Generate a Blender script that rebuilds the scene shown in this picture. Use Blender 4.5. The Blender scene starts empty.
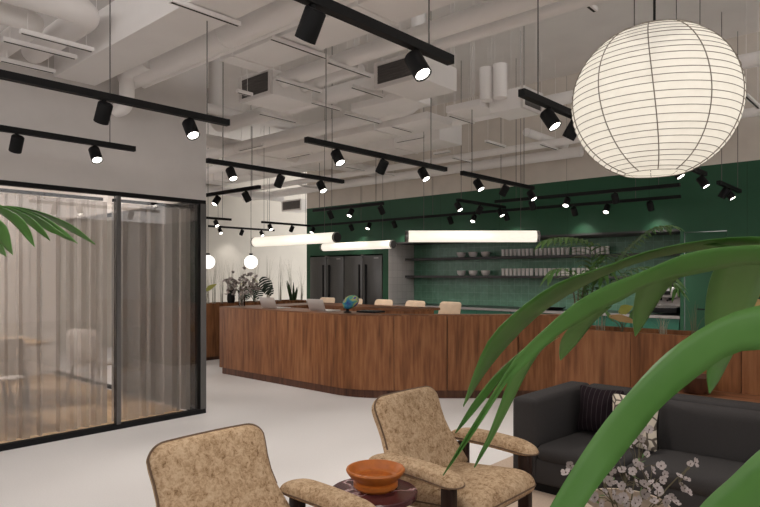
import bpy, bmesh, math, random
from mathutils import Vector, Matrix, Quaternion
random.seed(7)
scene = bpy.context.scene
col = scene.collection
R = math.radians
PI = math.pi

# ------------------------------------------------------------------ materials
def mat(name):
    m = bpy.data.materials.new(name); m.use_nodes = True
    nt = m.node_tree
    return m, nt, nt.nodes, nt.links, nt.nodes['Principled BSDF']
def ramp(nt, stops):
    r = nt.nodes.new('ShaderNodeValToRGB')
    el = r.color_ramp.elements
    while len(el) < len(stops): el.new(0.5)
    for e, (p, c) in zip(el, stops):
        e.position = p; e.color = (*c, 1)
    return r
def coords(nt, scale=(1,1,1), kind='Object'):
    tc = nt.nodes.new('ShaderNodeTexCoord'); mp = nt.nodes.new('ShaderNodeMapping')
    mp.inputs['Scale'].default_value = scale
    nt.links.new(tc.outputs[kind], mp.inputs['Vector'])
    return mp
def noise(nt, mp, scale, detail=4, rough=.55, dist=0):
    n = nt.nodes.new('ShaderNodeTexNoise')
    n.inputs['Scale'].default_value = scale; n.inputs['Detail'].default_value = detail
    n.inputs['Roughness'].default_value = rough; n.inputs['Distortion'].default_value = dist
    nt.links.new(mp.outputs[0], n.inputs['Vector'])
    return n
def bump(nt, src, bsdf, strength=.2, dist=.01):
    b = nt.nodes.new('ShaderNodeBump'); b.inputs['Strength'].default_value = strength
    b.inputs['Distance'].default_value = dist
    nt.links.new(src, b.inputs['Height']); nt.links.new(b.outputs[0], bsdf.inputs['Normal'])
def plain(name, c, rough=.5, metal=0, var=.06, scale=12, spec=.5, bmp=0):
    m, nt, N, L, b = mat(name)
    mp = coords(nt); n = noise(nt, mp, scale)
    lo = tuple(max(0, v*(1-var)) for v in c); hi = tuple(min(1, v*(1+var)) for v in c)
    r = ramp(nt, [(.3, lo), (.7, hi)])
    L.new(n.outputs['Fac'], r.inputs[0]); L.new(r.outputs[0], b.inputs['Base Color'])
    b.inputs['Roughness'].default_value = rough; b.inputs['Metallic'].default_value = metal
    b.inputs['Specular IOR Level'].default_value = spec
    if bmp: bump(nt, n.outputs['Fac'], b, bmp)
    return m
def emit(name, c, s):
    m, nt, N, L, b = mat(name)
    b.inputs['Base Color'].default_value = (*[v*.6 for v in c], 1)
    b.inputs['Emission Color'].default_value = (*c, 1)
    b.inputs['Emission Strength'].default_value = s
    return m
def wood(name, dark, mid, light, vert=True, rough=.42):
    m, nt, N, L, b = mat(name)
    sc = (6.5, 6.5, .6) if vert else (6.5, .6, 6.5)
    mp = coords(nt, sc)
    oi = N.new('ShaderNodeObjectInfo'); ad = N.new('ShaderNodeVectorMath'); ad.operation = 'ADD'
    ml = N.new('ShaderNodeVectorMath'); ml.operation = 'SCALE'; ml.inputs[3].default_value = 40
    cx = N.new('ShaderNodeCombineXYZ')
    for i in range(3): L.new(oi.outputs['Random'], cx.inputs[i])
    L.new(cx.outputs[0], ml.inputs[0]); L.new(mp.outputs[0], ad.inputs[0]); L.new(ml.outputs[0], ad.inputs[1])
    n1 = noise(nt, ad, .55, 3, .5, .4)           # broad figure
    w = N.new('ShaderNodeMath'); w.operation = 'MULTIPLY'; w.inputs[1].default_value = 9
    sn = N.new('ShaderNodeMath'); sn.operation = 'SINE'
    L.new(n1.outputs['Fac'], w.inputs[0])
    w2 = N.new('ShaderNodeMath'); w2.operation = 'MULTIPLY'; w2.inputs[1].default_value = 3.2
    L.new(w.outputs[0], w2.inputs[0]); L.new(w2.outputs[0], sn.inputs[0])
    n2 = noise(nt, ad, 4.5, 4, .55)                # fine grain
    mx = N.new('ShaderNodeMath'); mx.operation = 'MULTIPLY_ADD'; mx.inputs[1].default_value = .095
    L.new(sn.outputs[0], mx.inputs[0]); L.new(n2.outputs['Fac'], mx.inputs[2])
    rr = N.new('ShaderNodeMath'); rr.operation = 'MULTIPLY_ADD'; rr.inputs[1].default_value = .10
    rs = N.new('ShaderNodeMath'); rs.operation = 'SUBTRACT'; rs.inputs[1].default_value = .5
    L.new(oi.outputs['Random'], rs.inputs[0]); L.new(rs.outputs[0], rr.inputs[0]); L.new(mx.outputs[0], rr.inputs[2])
    r = ramp(nt, [(.26, dark), (.5, mid), (.76, light)])
    L.new(rr.outputs[0], r.inputs[0]); L.new(r.outputs[0], b.inputs['Base Color'])
    b.inputs['Roughness'].default_value = rough; b.inputs['Specular IOR Level'].default_value = .35
    return m
def jointed(name, c, axis, pitch, offs, rough=.6, var=.05, width=.006, dark=.45):
    """flat painted wall boarded in panels: thin dark vertical joints every pitch metres"""
    m, nt, N, L, b = mat(name)
    mp = coords(nt); n = noise(nt, mp, 3)
    r = ramp(nt, [(.3, tuple(v*(1-var) for v in c)), (.7, tuple(v*(1+var) for v in c))])
    L.new(n.outputs['Fac'], r.inputs[0])
    sp = N.new('ShaderNodeSeparateXYZ'); L.new(mp.outputs[0], sp.inputs[0])
    a = N.new('ShaderNodeMath'); a.operation = 'ADD'; a.inputs[1].default_value = offs+100*pitch
    L.new(sp.outputs[axis], a.inputs[0])
    d = N.new('ShaderNodeMath'); d.operation = 'DIVIDE'; d.inputs[1].default_value = pitch; L.new(a.outputs[0], d.inputs[0])
    f = N.new('ShaderNodeMath'); f.operation = 'FRACT'; L.new(d.outputs[0], f.inputs[0])
    lt = N.new('ShaderNodeMath'); lt.operation = 'LESS_THAN'; lt.inputs[1].default_value = width/pitch; L.new(f.outputs[0], lt.inputs[0])
    mx = N.new('ShaderNodeMixRGB'); mx.inputs['Color2'].default_value = (*[v*dark for v in c], 1)
    L.new(lt.outputs[0], mx.inputs['Fac']); L.new(r.outputs[0], mx.inputs['Color1'])
    L.new(mx.outputs[0], b.inputs['Base Color']); b.inputs['Roughness'].default_value = rough
    b.inputs['Specular IOR Level'].default_value = .3
    return m
def glassmat(name, tint=(1,1,1), ior=1.45):
    m, nt, N, L, b = mat(name); N.remove(b)
    t = N.new('ShaderNodeBsdfTransparent'); t.inputs[0].default_value = (*tint, 1)
    g = N.new('ShaderNodeBsdfGlossy'); g.inputs['Roughness'].default_value = .02
    f = N.new('ShaderNodeFresnel'); f.inputs[0].default_value = ior
    x = N.new('ShaderNodeMixShader'); L.new(f.outputs[0], x.inputs[0]); L.new(t.outputs[0], x.inputs[1]); L.new(g.outputs[0], x.inputs[2])
    L.new(x.outputs[0], N['Material Output'].inputs[0])
    return m

M = {}
M['wall'] = plain('warm_grey_plaster', (.62,.585,.56), .85, var=.03, scale=4, spec=.2)
M['cream'] = plain('cream_plaster', (.70,.665,.60), .85, var=.03, scale=3, spec=.2)
M['ceil'] = plain('ceiling_paint', (.88,.85,.83), .9, var=.03, scale=2, spec=.1)
M['duct'] = plain('white_painted_sheet_metal', (.90,.87,.85), .6, var=.02, scale=3, spec=.3)
M['beige'] = jointed('beige_wall_board', (.66,.60,.535), 1, .9, .1, .75)
M['green'] = jointed('dark_green_wall_board', (.021,.082,.042), 1, 1.25, .62, .5, .06)
M['greencab'] = plain('green_lacquer', (.025,.13,.085), .4)
M['black'] = plain('black_powder_coat', (.008,.008,.0085), .6, var=.1, spec=.18)
M['blackmetal'] = plain('dark_frame_aluminium', (.010,.010,.0105), .7, 0, spec=.15)
M['greyframe'] = plain('grey_frame_aluminium', (.10,.095,.093), .5, .2)
M['strutslot'] = plain('strut_slot', (.02,.018,.017), .8)
M['cable'] = plain('cable_grey', (.10,.09,.085), .6)
M['walnut'] = wood('walnut_veneer', (.125,.045,.015), (.225,.087,.032), (.31,.135,.055))
M['walnuttop'] = wood('walnut_top', (.095,.034,.013), (.17,.068,.030), (.26,.115,.055), False)
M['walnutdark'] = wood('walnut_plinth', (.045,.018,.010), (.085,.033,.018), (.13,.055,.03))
M['legwood'] = wood('dark_stained_oak', (.012,.006,.004), (.028,.013,.009), (.05,.024,.016))
M['oakfloor'] = wood('oak_boards', (.42,.28,.16), (.52,.36,.21), (.62,.45,.28), False)
M['soil'] = plain('soil', (.02,.013,.009), .95, var=.5, scale=60, bmp=.4)
M['white'] = plain('white_ceramic', (.72,.68,.66), .35, var=.03)
M['silver'] = plain('silver_laptop', (.62,.59,.58), .38, .5, var=.03)
M['worktop'] = plain('black_stone_top', (.018,.018,.02), .3, var=.3, scale=40)
M['worktopedge'] = plain('grey_top_edge', (.30,.28,.27), .5)
M['shelf'] = plain('dark_grey_shelf', (.045,.042,.042), .6)
M['steel'] = plain('stainless', (.45,.43,.42), .3, .8)
M['stool'] = plain('pale_birch_shell', (.74,.56,.40), .55, var=.05)
M['sofa'] = plain('charcoal_wool', (.046,.043,.043), .95, var=.22, scale=320, spec=.12, bmp=.25)
M['rug'] = plain('sand_rug', (.56,.44,.35), .98, var=.12, scale=120, spec=.1, bmp=.4)
M['clay'] = plain('orange_glazed_clay', (.46,.135,.020), .42, var=.16, scale=25)
M['vase'] = plain('glass_grey', (.25,.24,.22), .1)
M['lens'] = emit('lamp_lens', (1,.95,.86), 9)
M['tube'] = emit('tube_light', (1,.93,.80), .80)
M['globe'] = emit('globe_light', (1,.97,.92), 1.7)
M['leaf'] = None
def leafmat(name, c1, c2, trans=.25, rough=.42):
    m, nt, N, L, b = mat(name)
    mp = coords(nt); n = noise(nt, mp, 6, 3)
    r = ramp(nt, [(.3, c1), (.72, c2)]); L.new(n.outputs['Fac'], r.inputs[0])
    L.new(r.outputs[0], b.inputs['Base Color']); b.inputs['Roughness'].default_value = rough
    b.inputs['Specular IOR Level'].default_value = .4
    t = N.new('ShaderNodeBsdfTranslucent'); L.new(r.outputs[0], t.inputs[0])
    x = N.new('ShaderNodeMixShader'); x.inputs[0].default_value = trans
    L.new(b.outputs[0], x.inputs[1]); L.new(t.outputs[0], x.inputs[2]); L.new(x.outputs[0], N['Material Output'].inputs[0])
    return m
M['palm'] = leafmat('palm_leaf', (.066,.188,.030), (.095,.235,.050), .05)
M['kentia'] = leafmat('kentia_leaf', (.07,.17,.04), (.12,.24,.06))
M['darkleaf'] = leafmat('dark_leaf', (.006,.016,.008), (.014,.034,.015), .1)
M['snake'] = leafmat('snake_leaf', (.02,.045,.018), (.05,.085,.035), .1)
M['yellowleaf'] = leafmat('yellow_leaf', (.22,.24,.04), (.38,.36,.08))
M['tanleaf'] = leafmat('tan_leaf', (.33,.20,.08), (.48,.31,.14))
M['drygrass'] = leafmat('dry_grass', (.30,.26,.19), (.45,.40,.31))
M['greygrass'] = leafmat('grey_grass', (.26,.25,.20), (.40,.37,.31))
M['stem'] = plain('twig', (.10,.085,.045), .8)
M['petal'] = leafmat('petal', (.42,.37,.37), (.60,.54,.52), .3, .7)
M['petaldust'] = leafmat('petal_dusty', (.24,.21,.20), (.38,.33,.31), .3, .7)
M['flowereye'] = plain('flower_centre', (.10,.07,.06), .8)

def m_floor():
    m, nt, N, L, b = mat('pale_microcement')
    mp = coords(nt); n = noise(nt, mp, 90, 3, .7); n2 = noise(nt, mp, .5, 2)
    mx = N.new('ShaderNodeMath'); mx.operation = 'MULTIPLY_ADD'; mx.inputs[1].default_value = .5
    L.new(n.outputs['Fac'], mx.inputs[0]); L.new(n2.outputs['Fac'], mx.inputs[2])
    r = ramp(nt, [(.4, (.62,.60,.59)), (.75, (.73,.705,.695)), (1, (.79,.77,.76))])
    L.new(mx.outputs[0], r.inputs[0]); L.new(r.outputs[0], b.inputs['Base Color'])
    b.inputs['Roughness'].default_value = .72; b.inputs['Specular IOR Level'].default_value = .25
    return m
M['floor'] = m_floor()
def m_tile():
    m, nt, N, L, b = mat('green_glazed_tile')
    tc = N.new('ShaderNodeTexCoord'); sp = N.new('ShaderNodeSeparateXYZ'); cb = N.new('ShaderNodeCombineXYZ')
    L.new(tc.outputs['Object'], sp.inputs[0]); L.new(sp.outputs[1], cb.inputs[0]); L.new(sp.outputs[2], cb.inputs[1])
    br = N.new('ShaderNodeTexBrick'); L.new(cb.outputs[0], br.inputs['Vector'])
    br.offset = 0.0; br.inputs['Scale'].default_value = 1; br.inputs['Brick Width'].default_value = .145
    br.inputs['Row Height'].default_value = .145; br.inputs['Mortar Size'].default_value = .004; br.inputs['Mortar Smooth'].default_value = .6
    br.inputs['Color1'].default_value = (.095,.23,.15,1); br.inputs['Color2'].default_value = (.125,.275,.19,1)
    br.inputs['Mortar'].default_value = (.20,.38,.29,1)
    n = noise(nt, coords(nt), 14, 4)
    mx = N.new('ShaderNodeMixRGB'); mx.blend_type = 'MULTIPLY'; mx.inputs[0].default_value = .6
    r = ramp(nt, [(.3,(.6,.6,.6)),(.75,(1.15,1.15,1.15))]); L.new(n.outputs['Fac'], r.inputs[0])
    L.new(br.outputs['Color'], mx.inputs[1]); L.new(r.outputs[0], mx.inputs[2])
    L.new(mx.outputs[0], b.inputs['Base Color']); b.inputs['Roughness'].default_value = .35
    bump(nt, n.outputs['Fac'], b, .25, .01)
    return m
M['tile'] = m_tile()
def m_whitetile():
    m, nt, N, L, b = mat('pale_stacked_tile')
    tc = N.new('ShaderNodeTexCoord'); sp = N.new('ShaderNodeSeparateXYZ'); cb = N.new('ShaderNodeCombineXYZ')
    L.new(tc.outputs['Object'], sp.inputs[0]); L.new(sp.outputs[0], cb.inputs[0]); L.new(sp.outputs[2], cb.inputs[1])
    br = N.new('ShaderNodeTexBrick'); L.new(cb.outputs[0], br.inputs['Vector']); br.offset = 0
    br.inputs['Scale'].default_value = 1; br.inputs['Brick Width'].default_value = .145; br.inputs['Row Height'].default_value = .145
    br.inputs['Mortar Size'].default_value = .003
    br.inputs['Color1'].default_value = (.60,.56,.55,1); br.inputs['Color2'].default_value = (.66,.62,.60,1); br.inputs['Mortar'].default_value = (.45,.42,.41,1)
    L.new(br.outputs['Color'], b.inputs['Base Color']); b.inputs['Roughness'].default_value = .4
    return m
M['whitetile'] = m_whitetile()
def m_boucle():
    m, nt, N, L, b = mat('oatmeal_boucle')
    mp = coords(nt); v = noise(nt, mp, 55, 6, .75, .8); n = noise(nt, mp, 14, 4, .6)
    mx = N.new('ShaderNodeMath'); mx.operation = 'MULTIPLY_ADD'; mx.inputs[1].default_value = .35
    L.new(n.outputs['Fac'], mx.inputs[0]); L.new(v.outputs['Fac'], mx.inputs[2])
    r = ramp(nt, [(.50,(.20,.120,.062)), (.60,(.40,.270,.158)), (.72,(.56,.405,.262)), (.9,(.66,.51,.35))])
    L.new(mx.outputs[0], r.inputs[0]); L.new(r.outputs[0], b.inputs['Base Color'])
    b.inputs['Roughness'].default_value = .95; b.inputs['Specular IOR Level'].default_value = .1
    bump(nt, v.outputs['Fac'], b, .35, .006)
    return m
M['boucle'] = m_boucle()
M['piping'] = plain('brown_piping', (.15,.095,.06), .9)
def m_marble():
    m, nt, N, L, b = mat('burgundy_marble')
    mp = coords(nt); n = noise(nt, mp, 2.1, 5, .5, .3)
    s = N.new('ShaderNodeMath'); s.operation = 'SUBTRACT'; s.inputs[1].default_value = .5; L.new(n.outputs['Fac'], s.inputs[0])
    a = N.new('ShaderNodeMath'); a.operation = 'ABSOLUTE'; L.new(s.outputs[0], a.inputs[0])
    r = ramp(nt, [(0,(.62,.50,.50)), (.005,(.34,.20,.21)), (.013,(.085,.022,.028)), (.25,(.05,.012,.017))])
    L.new(a.outputs[0], r.inputs[0])
    v = noise(nt, mp, 45, 3, .7); vr = ramp(nt, [(.72,(0,0,0)), (.78,(.30,.22,.23))]); L.new(v.outputs['Fac'], vr.inputs[0])
    ad = N.new('ShaderNodeMixRGB'); ad.blend_type = 'ADD'; ad.inputs[0].default_value = 1
    L.new(r.outputs[0], ad.inputs[1]); L.new(vr.outputs[0], ad.inputs[2]); L.new(ad.outputs[0], b.inputs['Base Color'])
    b.inputs['Roughness'].default_value = .25
    return m
M['marble'] = m_marble()
def m_stripe():
    m, nt, N, L, b = mat('striped_cushion')
    mp = coords(nt); sp = N.new('ShaderNodeSeparateXYZ'); L.new(mp.outputs[0], sp.inputs[0])
    f = N.new('ShaderNodeMath'); f.operation = 'MULTIPLY'; f.inputs[1].default_value = 27; L.new(sp.outputs[1], f.inputs[0])
    fr = N.new('ShaderNodeMath'); fr.operation = 'FRACT'; L.new(f.outputs[0], fr.inputs[0])
    r = ramp(nt, [(0,(.017,.011,.014)), (.80,(.017,.011,.014)), (.86,(.05,.04,.042)), (.97,(.05,.04,.042))])
    r.color_ramp.interpolation = 'CONSTANT'
    L.new(fr.outputs[0], r.inputs[0]); L.new(r.outputs[0], b.inputs['Base Color']); b.inputs['Roughness'].default_value = .95
    b.inputs['Specular IOR Level'].default_value = .1
    return m
M['stripe'] = m_stripe()
def m_pattern():
    m, nt, N, L, b = mat('cream_patterned_cotton')
    mp = coords(nt); v = N.new('ShaderNodeTexVoronoi'); v.feature = 'DISTANCE_TO_EDGE'; v.inputs['Scale'].default_value = 14
    L.new(mp.outputs[0], v.inputs['Vector'])
    r = ramp(nt, [(.0,(.10,.08,.06)), (.06,(.12,.10,.08)), (.09,(.62,.55,.45)), (1,(.66,.60,.50))])
    L.new(v.outputs['Distance'], r.inputs[0]); L.new(r.outputs[0], b.inputs['Base Color']); b.inputs['Roughness'].default_value = .9
    return m
M['pattern'] = m_pattern()
def m_fridge():
    m, nt, N, L, b = mat('black_stainless')
    mp = coords(nt, (1,60,1)); n = noise(nt, mp, 3, 2)
    r = ramp(nt, [(.3,(.085,.083,.082)), (.7,(.11,.107,.105))]); L.new(n.outputs['Fac'], r.inputs[0])
    L.new(r.outputs[0], b.inputs['Base Color']); b.inputs['Metallic'].default_value = .7; b.inputs['Roughness'].default_value = .38
    return m
M['fridge'] = m_fridge()
def m_lampshade():
    m, nt, N, L, b = mat('iridescent_glass_shade')
    mp = coords(nt); n = noise(nt, mp, 9, 2, .5, .6)
    r = ramp(nt, [(.30,(.02,.04,.25)), (.42,(.03,.20,.32)), (.5,(.10,.32,.22)), (.58,(.40,.42,.12)), (.68,(.06,.07,.30))])
    L.new(n.outputs['Fac'], r.inputs[0]); L.new(r.outputs[0], b.inputs['Base Color']); b.inputs['Roughness'].default_value = .25
    return m
M['iris'] = m_lampshade()
def m_sheer():
    m, nt, N, L, b = mat('sheer_voile'); N.remove(b)
    t = N.new('ShaderNodeBsdfTransparent'); t.inputs[0].default_value = (.93,.90,.87,1)
    d = N.new('ShaderNodeBsdfDiffuse'); d.inputs[0].default_value = (.53,.50,.48,1)
    tl = N.new('ShaderNodeBsdfTranslucent'); tl.inputs[0].default_value = (.53,.50,.48,1)
    a = N.new('ShaderNodeMixShader'); a.inputs[0].default_value = .45; L.new(d.outputs[0], a.inputs[1]); L.new(tl.outputs[0], a.inputs[2])
    lw = N.new('ShaderNodeLayerWeight'); lw.inputs[0].default_value = .35
    mr = N.new('ShaderNodeMapRange'); mr.inputs[3].default_value = .46; mr.inputs[4].default_value = .9; L.new(lw.outputs['Facing'], mr.inputs[0])
    x = N.new('ShaderNodeMixShader'); L.new(mr.outputs[0], x.inputs[0]); L.new(t.outputs[0], x.inputs[1]); L.new(a.outputs[0], x.inputs[2])
    L.new(x.outputs[0], N['Material Output'].inputs[0])
    return m
M['sheer'] = m_sheer()
M['glass'] = glassmat('clear_glass', (.96,.955,.95))
def m_paper():
    m, nt, N, L, b = mat('rice_paper_lit')
    mp = coords(nt); n = noise(nt, mp, 30, 4, .6); r = ramp(nt, [(.3,(.93,.85,.72)), (.7,(1,.93,.80))])
    L.new(n.outputs['Fac'], r.inputs[0]); L.new(r.outputs[0], b.inputs['Emission Color'])
    b.inputs['Emission Strength'].default_value = .66; b.inputs['Base Color'].default_value = (.5,.47,.42,1); b.inputs['Roughness'].default_value = .9
    b.inputs['Specular IOR Level'].default_value = .1
    t = N.new('ShaderNodeBsdfTransparent'); x = N.new('ShaderNodeMixShader'); x.inputs[0].default_value = .24
    L.new(b.outputs[0], x.inputs[1]); L.new(t.outputs[0], x.inputs[2]); L.new(x.outputs[0], N['Material Output'].inputs[0])
    return m
M['paper'] = m_paper()
M['wire'] = plain('lantern_wire', (.22,.185,.15), .8)

# ------------------------------------------------------------------ mesh helpers
class B:
    def __init__(self): self.bm = bmesh.new()
    def box(self, c, s, rz=0, bevel=0, seg=2, rot=None):
        r = bmesh.ops.create_cube(self.bm, size=1)
        vs = r['verts']
        mt = Matrix.Translation(c) @ (rot.to_4x4() if rot else Matrix.Rotation(rz, 4, 'Z')) @ Matrix.Diagonal((*s, 1))
        bmesh.ops.transform(self.bm, matrix=mt, verts=vs)
        if bevel:
            es = list({e for v in vs for e in v.link_edges})
            bmesh.ops.bevel(self.bm, geom=es, offset=bevel, segments=seg, profile=.5, affect='EDGES')
        return self
    def span(self, x0, x1, y0, y1, z0, z1, **k):
        return self.box(((x0+x1)/2, (y0+y1)/2, (z0+z1)/2), (abs(x1-x0), abs(y1-y0), abs(z1-z0)), **k)
    def tube(self, pts, r, seg=12, caps=True):
        pts = [Vector(p) for p in pts]; n = len(pts)
        rs = r if isinstance(r, (list, tuple)) else [r]*n
        up = None; rings = []
        for i, p in enumerate(pts):
            t = (pts[min(i+1, n-1)] - pts[max(i-1, 0)])
            if t.length < 1e-9: t = Vector((0,0,1))
            t.normalize()
            if up is None:
                up = Vector((0,0,1)) if abs(t.z) < .9 else Vector((1,0,0))
            a = (up - t*up.dot(t)); a.normalize(); up = a
            b = t.cross(a)
            rings.append([self.bm.verts.new(p + (a*math.cos(2*PI*k/seg) + b*math.sin(2*PI*k/seg))*rs[i]) for k in range(seg)])
        for i in range(n-1):
            for k in range(seg):
                self.bm.faces.new((rings[i][k], rings[i][(k+1) % seg], rings[i+1][(k+1) % seg], rings[i+1][k]))
        if caps:
            self.bm.faces.new(rings[0][::-1]); self.bm.faces.new(rings[-1])
        return self
    def lathe(self, prof, c=(0,0,0), seg=32, sx=1, sy=1):
        rings = []
        for (r, z) in prof:
            if r < 1e-6: rings.append([self.bm.verts.new((c[0], c[1], c[2]+z))])
            else: rings.append([self.bm.verts.new((c[0]+r*sx*math.cos(2*PI*k/seg), c[1]+r*sy*math.sin(2*PI*k/seg), c[2]+z)) for k in range(seg)])
        for a, b in zip(rings, rings[1:]):
            for k in range(seg):
                k2 = (k+1) % seg
                if len(a) == 1 and len(b) == 1: continue
                if len(a) == 1: self.bm.faces.new((a[0], b[k2], b[k]))
                elif len(b) == 1: self.bm.faces.new((a[k], a[k2], b[0]))
                else: self.bm.faces.new((a[k], a[k2], b[k2], b[k]))
        return self
    def prism(self, poly, z0, z1):
        lo = [self.bm.verts.new((x, y, z0)) for x, y in poly]; hi = [self.bm.verts.new((x, y, z1)) for x, y in poly]
        n = len(poly)
        for i in range(n): self.bm.faces.new((lo[i], lo[(i+1) % n], hi[(i+1) % n], hi[i]))
        self.bm.faces.new(lo[::-1]); self.bm.faces.new(hi)
        return self
    def rows(self, rows, close=False):
        g = [[self.bm.verts.new(p) for p in r] for r in rows]
        for a, b in zip(g, g[1:]):
            for i in range(len(a)-1): self.bm.faces.new((a[i], a[i+1], b[i+1], b[i]))
        return self
    def pillow(self, outline, th, f, n=6, q=.5):
        """cushion of any outline (u,v): rings shrink to the centre while the height swells"""
        cu = sum(p[0] for p in outline)/len(outline); cv = sum(p[1] for p in outline)/len(outline)
        S = [1, .993, .975, .94, .88, .78, .62, .42, .2]
        for sg in (1, -1):
            rings = []
            for s in S:
                h = th/2*max(0, 1-s**n)**q*sg
                rings.append([self.bm.verts.new(f(cu+(u-cu)*s, cv+(v-cv)*s, h)) for u, v in outline])
            for a, b in zip(rings, rings[1:]):
                for i in range(len(a)):
                    j = (i+1) % len(a)
                    q4 = (a[i], a[j], b[j], b[i]); self.bm.faces.new(q4 if sg > 0 else q4[::-1])
            c = self.bm.verts.new(f(cu, cv, th/2*sg)); a = rings[-1]
            for i in range(len(a)):
                t = (a[i], a[(i+1) % len(a)], c); self.bm.faces.new(t if sg > 0 else t[::-1])
        bmesh.ops.remove_doubles(self.bm, verts=self.bm.verts, dist=1e-5)
        return self
    def obj(self, name, m, parent=None, smooth=True, solid=0, angle=40):
        bmesh.ops.recalc_face_normals(self.bm, faces=self.bm.faces)
        me = bpy.data.meshes.new(name); self.bm.to_mesh(me); self.bm.free()
        if smooth:
            for p in me.polygons: p.use_smooth = True
            try: me.set_sharp_from_angle(angle=R(angle))
            except Exception: pass
        o = bpy.data.objects.new(name, me); col.objects.link(o)
        me.materials.append(m if not isinstance(m, str) else M[m])
        if parent: o.parent = parent
        if solid:
            s = o.modifiers.new('thickness', 'SOLIDIFY'); s.thickness = solid; s.offset = 0
        return o
def rrect(w, h, r, seg=6, cx=0, cy=0, sub=4):
    P = []
    cs = [(w/2-r, h/2-r, 0), (-w/2+r, h/2-r, 90), (-w/2+r, -h/2+r, 180), (w/2-r, -h/2+r, 270)]
    arcs = [[(cx+x+r*math.cos(R(a0+90*k/seg)), cy+y+r*math.sin(R(a0+90*k/seg))) for k in range(seg+1)] for x, y, a0 in cs]
    for i, a in enumerate(arcs):
        P += a; b = arcs[(i+1) % 4][0]; e = a[-1]
        P += [(e[0]+(b[0]-e[0])*k/sub, e[1]+(b[1]-e[1])*k/sub) for k in range(1, sub)]
    return P
def bez(p0, p1, p2, p3, n=16):
    p0, p1, p2, p3 = map(Vector, (p0, p1, p2, p3)); o = []
    for i in range(n+1):
        t = i/n; o.append(p0*(1-t)**3 + p1*3*t*(1-t)**2 + p2*3*t*t*(1-t) + p3*t**3)
    return o
def smoothline(pts, n=20):
    """Catmull-Rom resample to n+1 points, equal arc length"""
    pts = [Vector(p) for p in pts]
    d = []
    e = [pts[0]*2-pts[1]] + pts + [pts[-1]*2-pts[-2]]
    for i in range(1, len(e)-2):
        a, b, c, f = e[i-1:i+3]
        for k in range(12):
            t = k/12
            d.append(.5*((2*b)+(c-a)*t+(2*a-5*b+4*c-f)*t*t+(3*b-a-3*c+f)*t**3))
    d.append(pts[-1])
    L = [0]
    for a, b in zip(d, d[1:]): L.append(L[-1]+(b-a).length)
    o = []; j = 0
    for i in range(n+1):
        s = L[-1]*i/n
        while j < len(L)-2 and L[j+1] < s: j += 1
        t = (s-L[j])/max(1e-9, L[j+1]-L[j]); o.append(d[j].lerp(d[j+1], min(1, max(0, t))))
    return o

# ------------------------------------------------------------------ object helpers
def tag(o, label, cat, group=None, kind=None):
    o['label'] = label; o['category'] = cat
    if group: o['group'] = group
    if kind: o['kind'] = kind
    return o
def thing(name, label, cat, loc=(0,0,0), rz=0, group=None):
    o = bpy.data.objects.new(name, None); col.objects.link(o); o.empty_display_size = .05
    o.location = loc; o.rotation_euler = (0, 0, rz)
    return tag(o, label, cat, group)
def struct(name, b, m, smooth=False):
    o = b.obj(name, m, smooth=smooth); o['kind'] = 'structure'; return o
def copy_tree(o, parent=None):
    c = o.copy(); col.objects.link(c)
    if parent: c.parent = parent
    for ch in list(o.children): copy_tree(ch, c)
    return c
ORD = ['first', 'second', 'third', 'fourth', 'fifth', 'sixth', 'seventh', 'eighth', 'ninth', 'tenth']

def wobj(b, name, m, parent, **k):
    bmesh.ops.translate(b.bm, verts=b.bm.verts, vec=-Vector(parent.location if parent.parent is None else parent.parent.location))
    return b.obj(name, m, parent, **k)

# ================================================================== SETTING
HC = 4.67
struct('floor', B().span(-3, 14, -5, 14, -.1, 0), M['floor'])
struct('added_wall_rear', B().span(-3.1, -3, -5, 14, 0, 3.0), M['wall'])  # unseen wall added to cut low light from behind the camera, open above
struct('added_wall_side', B().span(-3, 9.3, -5.1, -5, 0, 3.0), M['wall'])  # also added out of view to shape the light; only high light enters
struct('ceiling', B().span(-3, 14, -5, 14, HC, HC+.1), M['ceil'])
struct('wall_far', B().span(3, 14, 12.8, 12.95, 0, HC), M['cream'])
struct('wall_left', B().span(-3, 3.73, 5.92, 6.06, 2.31, HC), M['wall'])
b = B().span(3.62, 3.73, 6.06, 10.0, 2.31, HC)
struct('wall_meeting_end', b, M['wall'])
struct('wall_meeting_back', B().span(-3, 3.73, 10.0, 10.12, 0, HC), M['wall'])
struct('ceiling_meeting', B().span(-3, 3.62, 6.06, 10.0, 2.62, 2.72), M['ceil'])
struct('floor_meeting', B().span(-3, 3.62, 6.06, 10.0, 0, .006), M['oakfloor'])
# end wall: beige boards above, dark green boards below, kitchen recess cut into it
struct('wall_end', B().span(9.3, 9.45, -5, 10.64, 3.0, HC), M['beige'])
b = B().span(9.3, 10.2, -5, 2.12, 0, 3.0).span(9.3, 10.2, 2.66, 2.71, 0, 3.0).span(9.3, 10.2, 2.12, 2.66, 2.1, 3.0)
b.span(9.3, 10.2, 2.71, 8.18, 2.15, 3.0).span(9.3, 10.2, 8.18, 8.33, 0, 3.0).span(9.3, 10.2, 8.33, 10.53, 1.93, 3.0)
b.span(9.3, 10.2, 10.53, 10.64, 0, 3.0).span(10.15, 10.2, 8.33, 10.53, 0, 1.93)
struct('wall_kitchen', b, M['green'])
struct('wall_recess_back', B().span(10.1, 10.2, 2.71, 8.18, 0, 2.15), M['tile'])
struct('wall_recess_side', B().span(9.305, 10.1, 8.165, 8.18, 0, 2.15), M['whitetile'])
struct('wall_recess_soffit', B().span(9.302, 10.1, 2.71, 8.165, 2.12, 2.15), M['shelf'])
d = struct('door_1', B().span(9.315, 9.355, 2.13, 2.65, .01, 2.09), M['green'])
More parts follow.
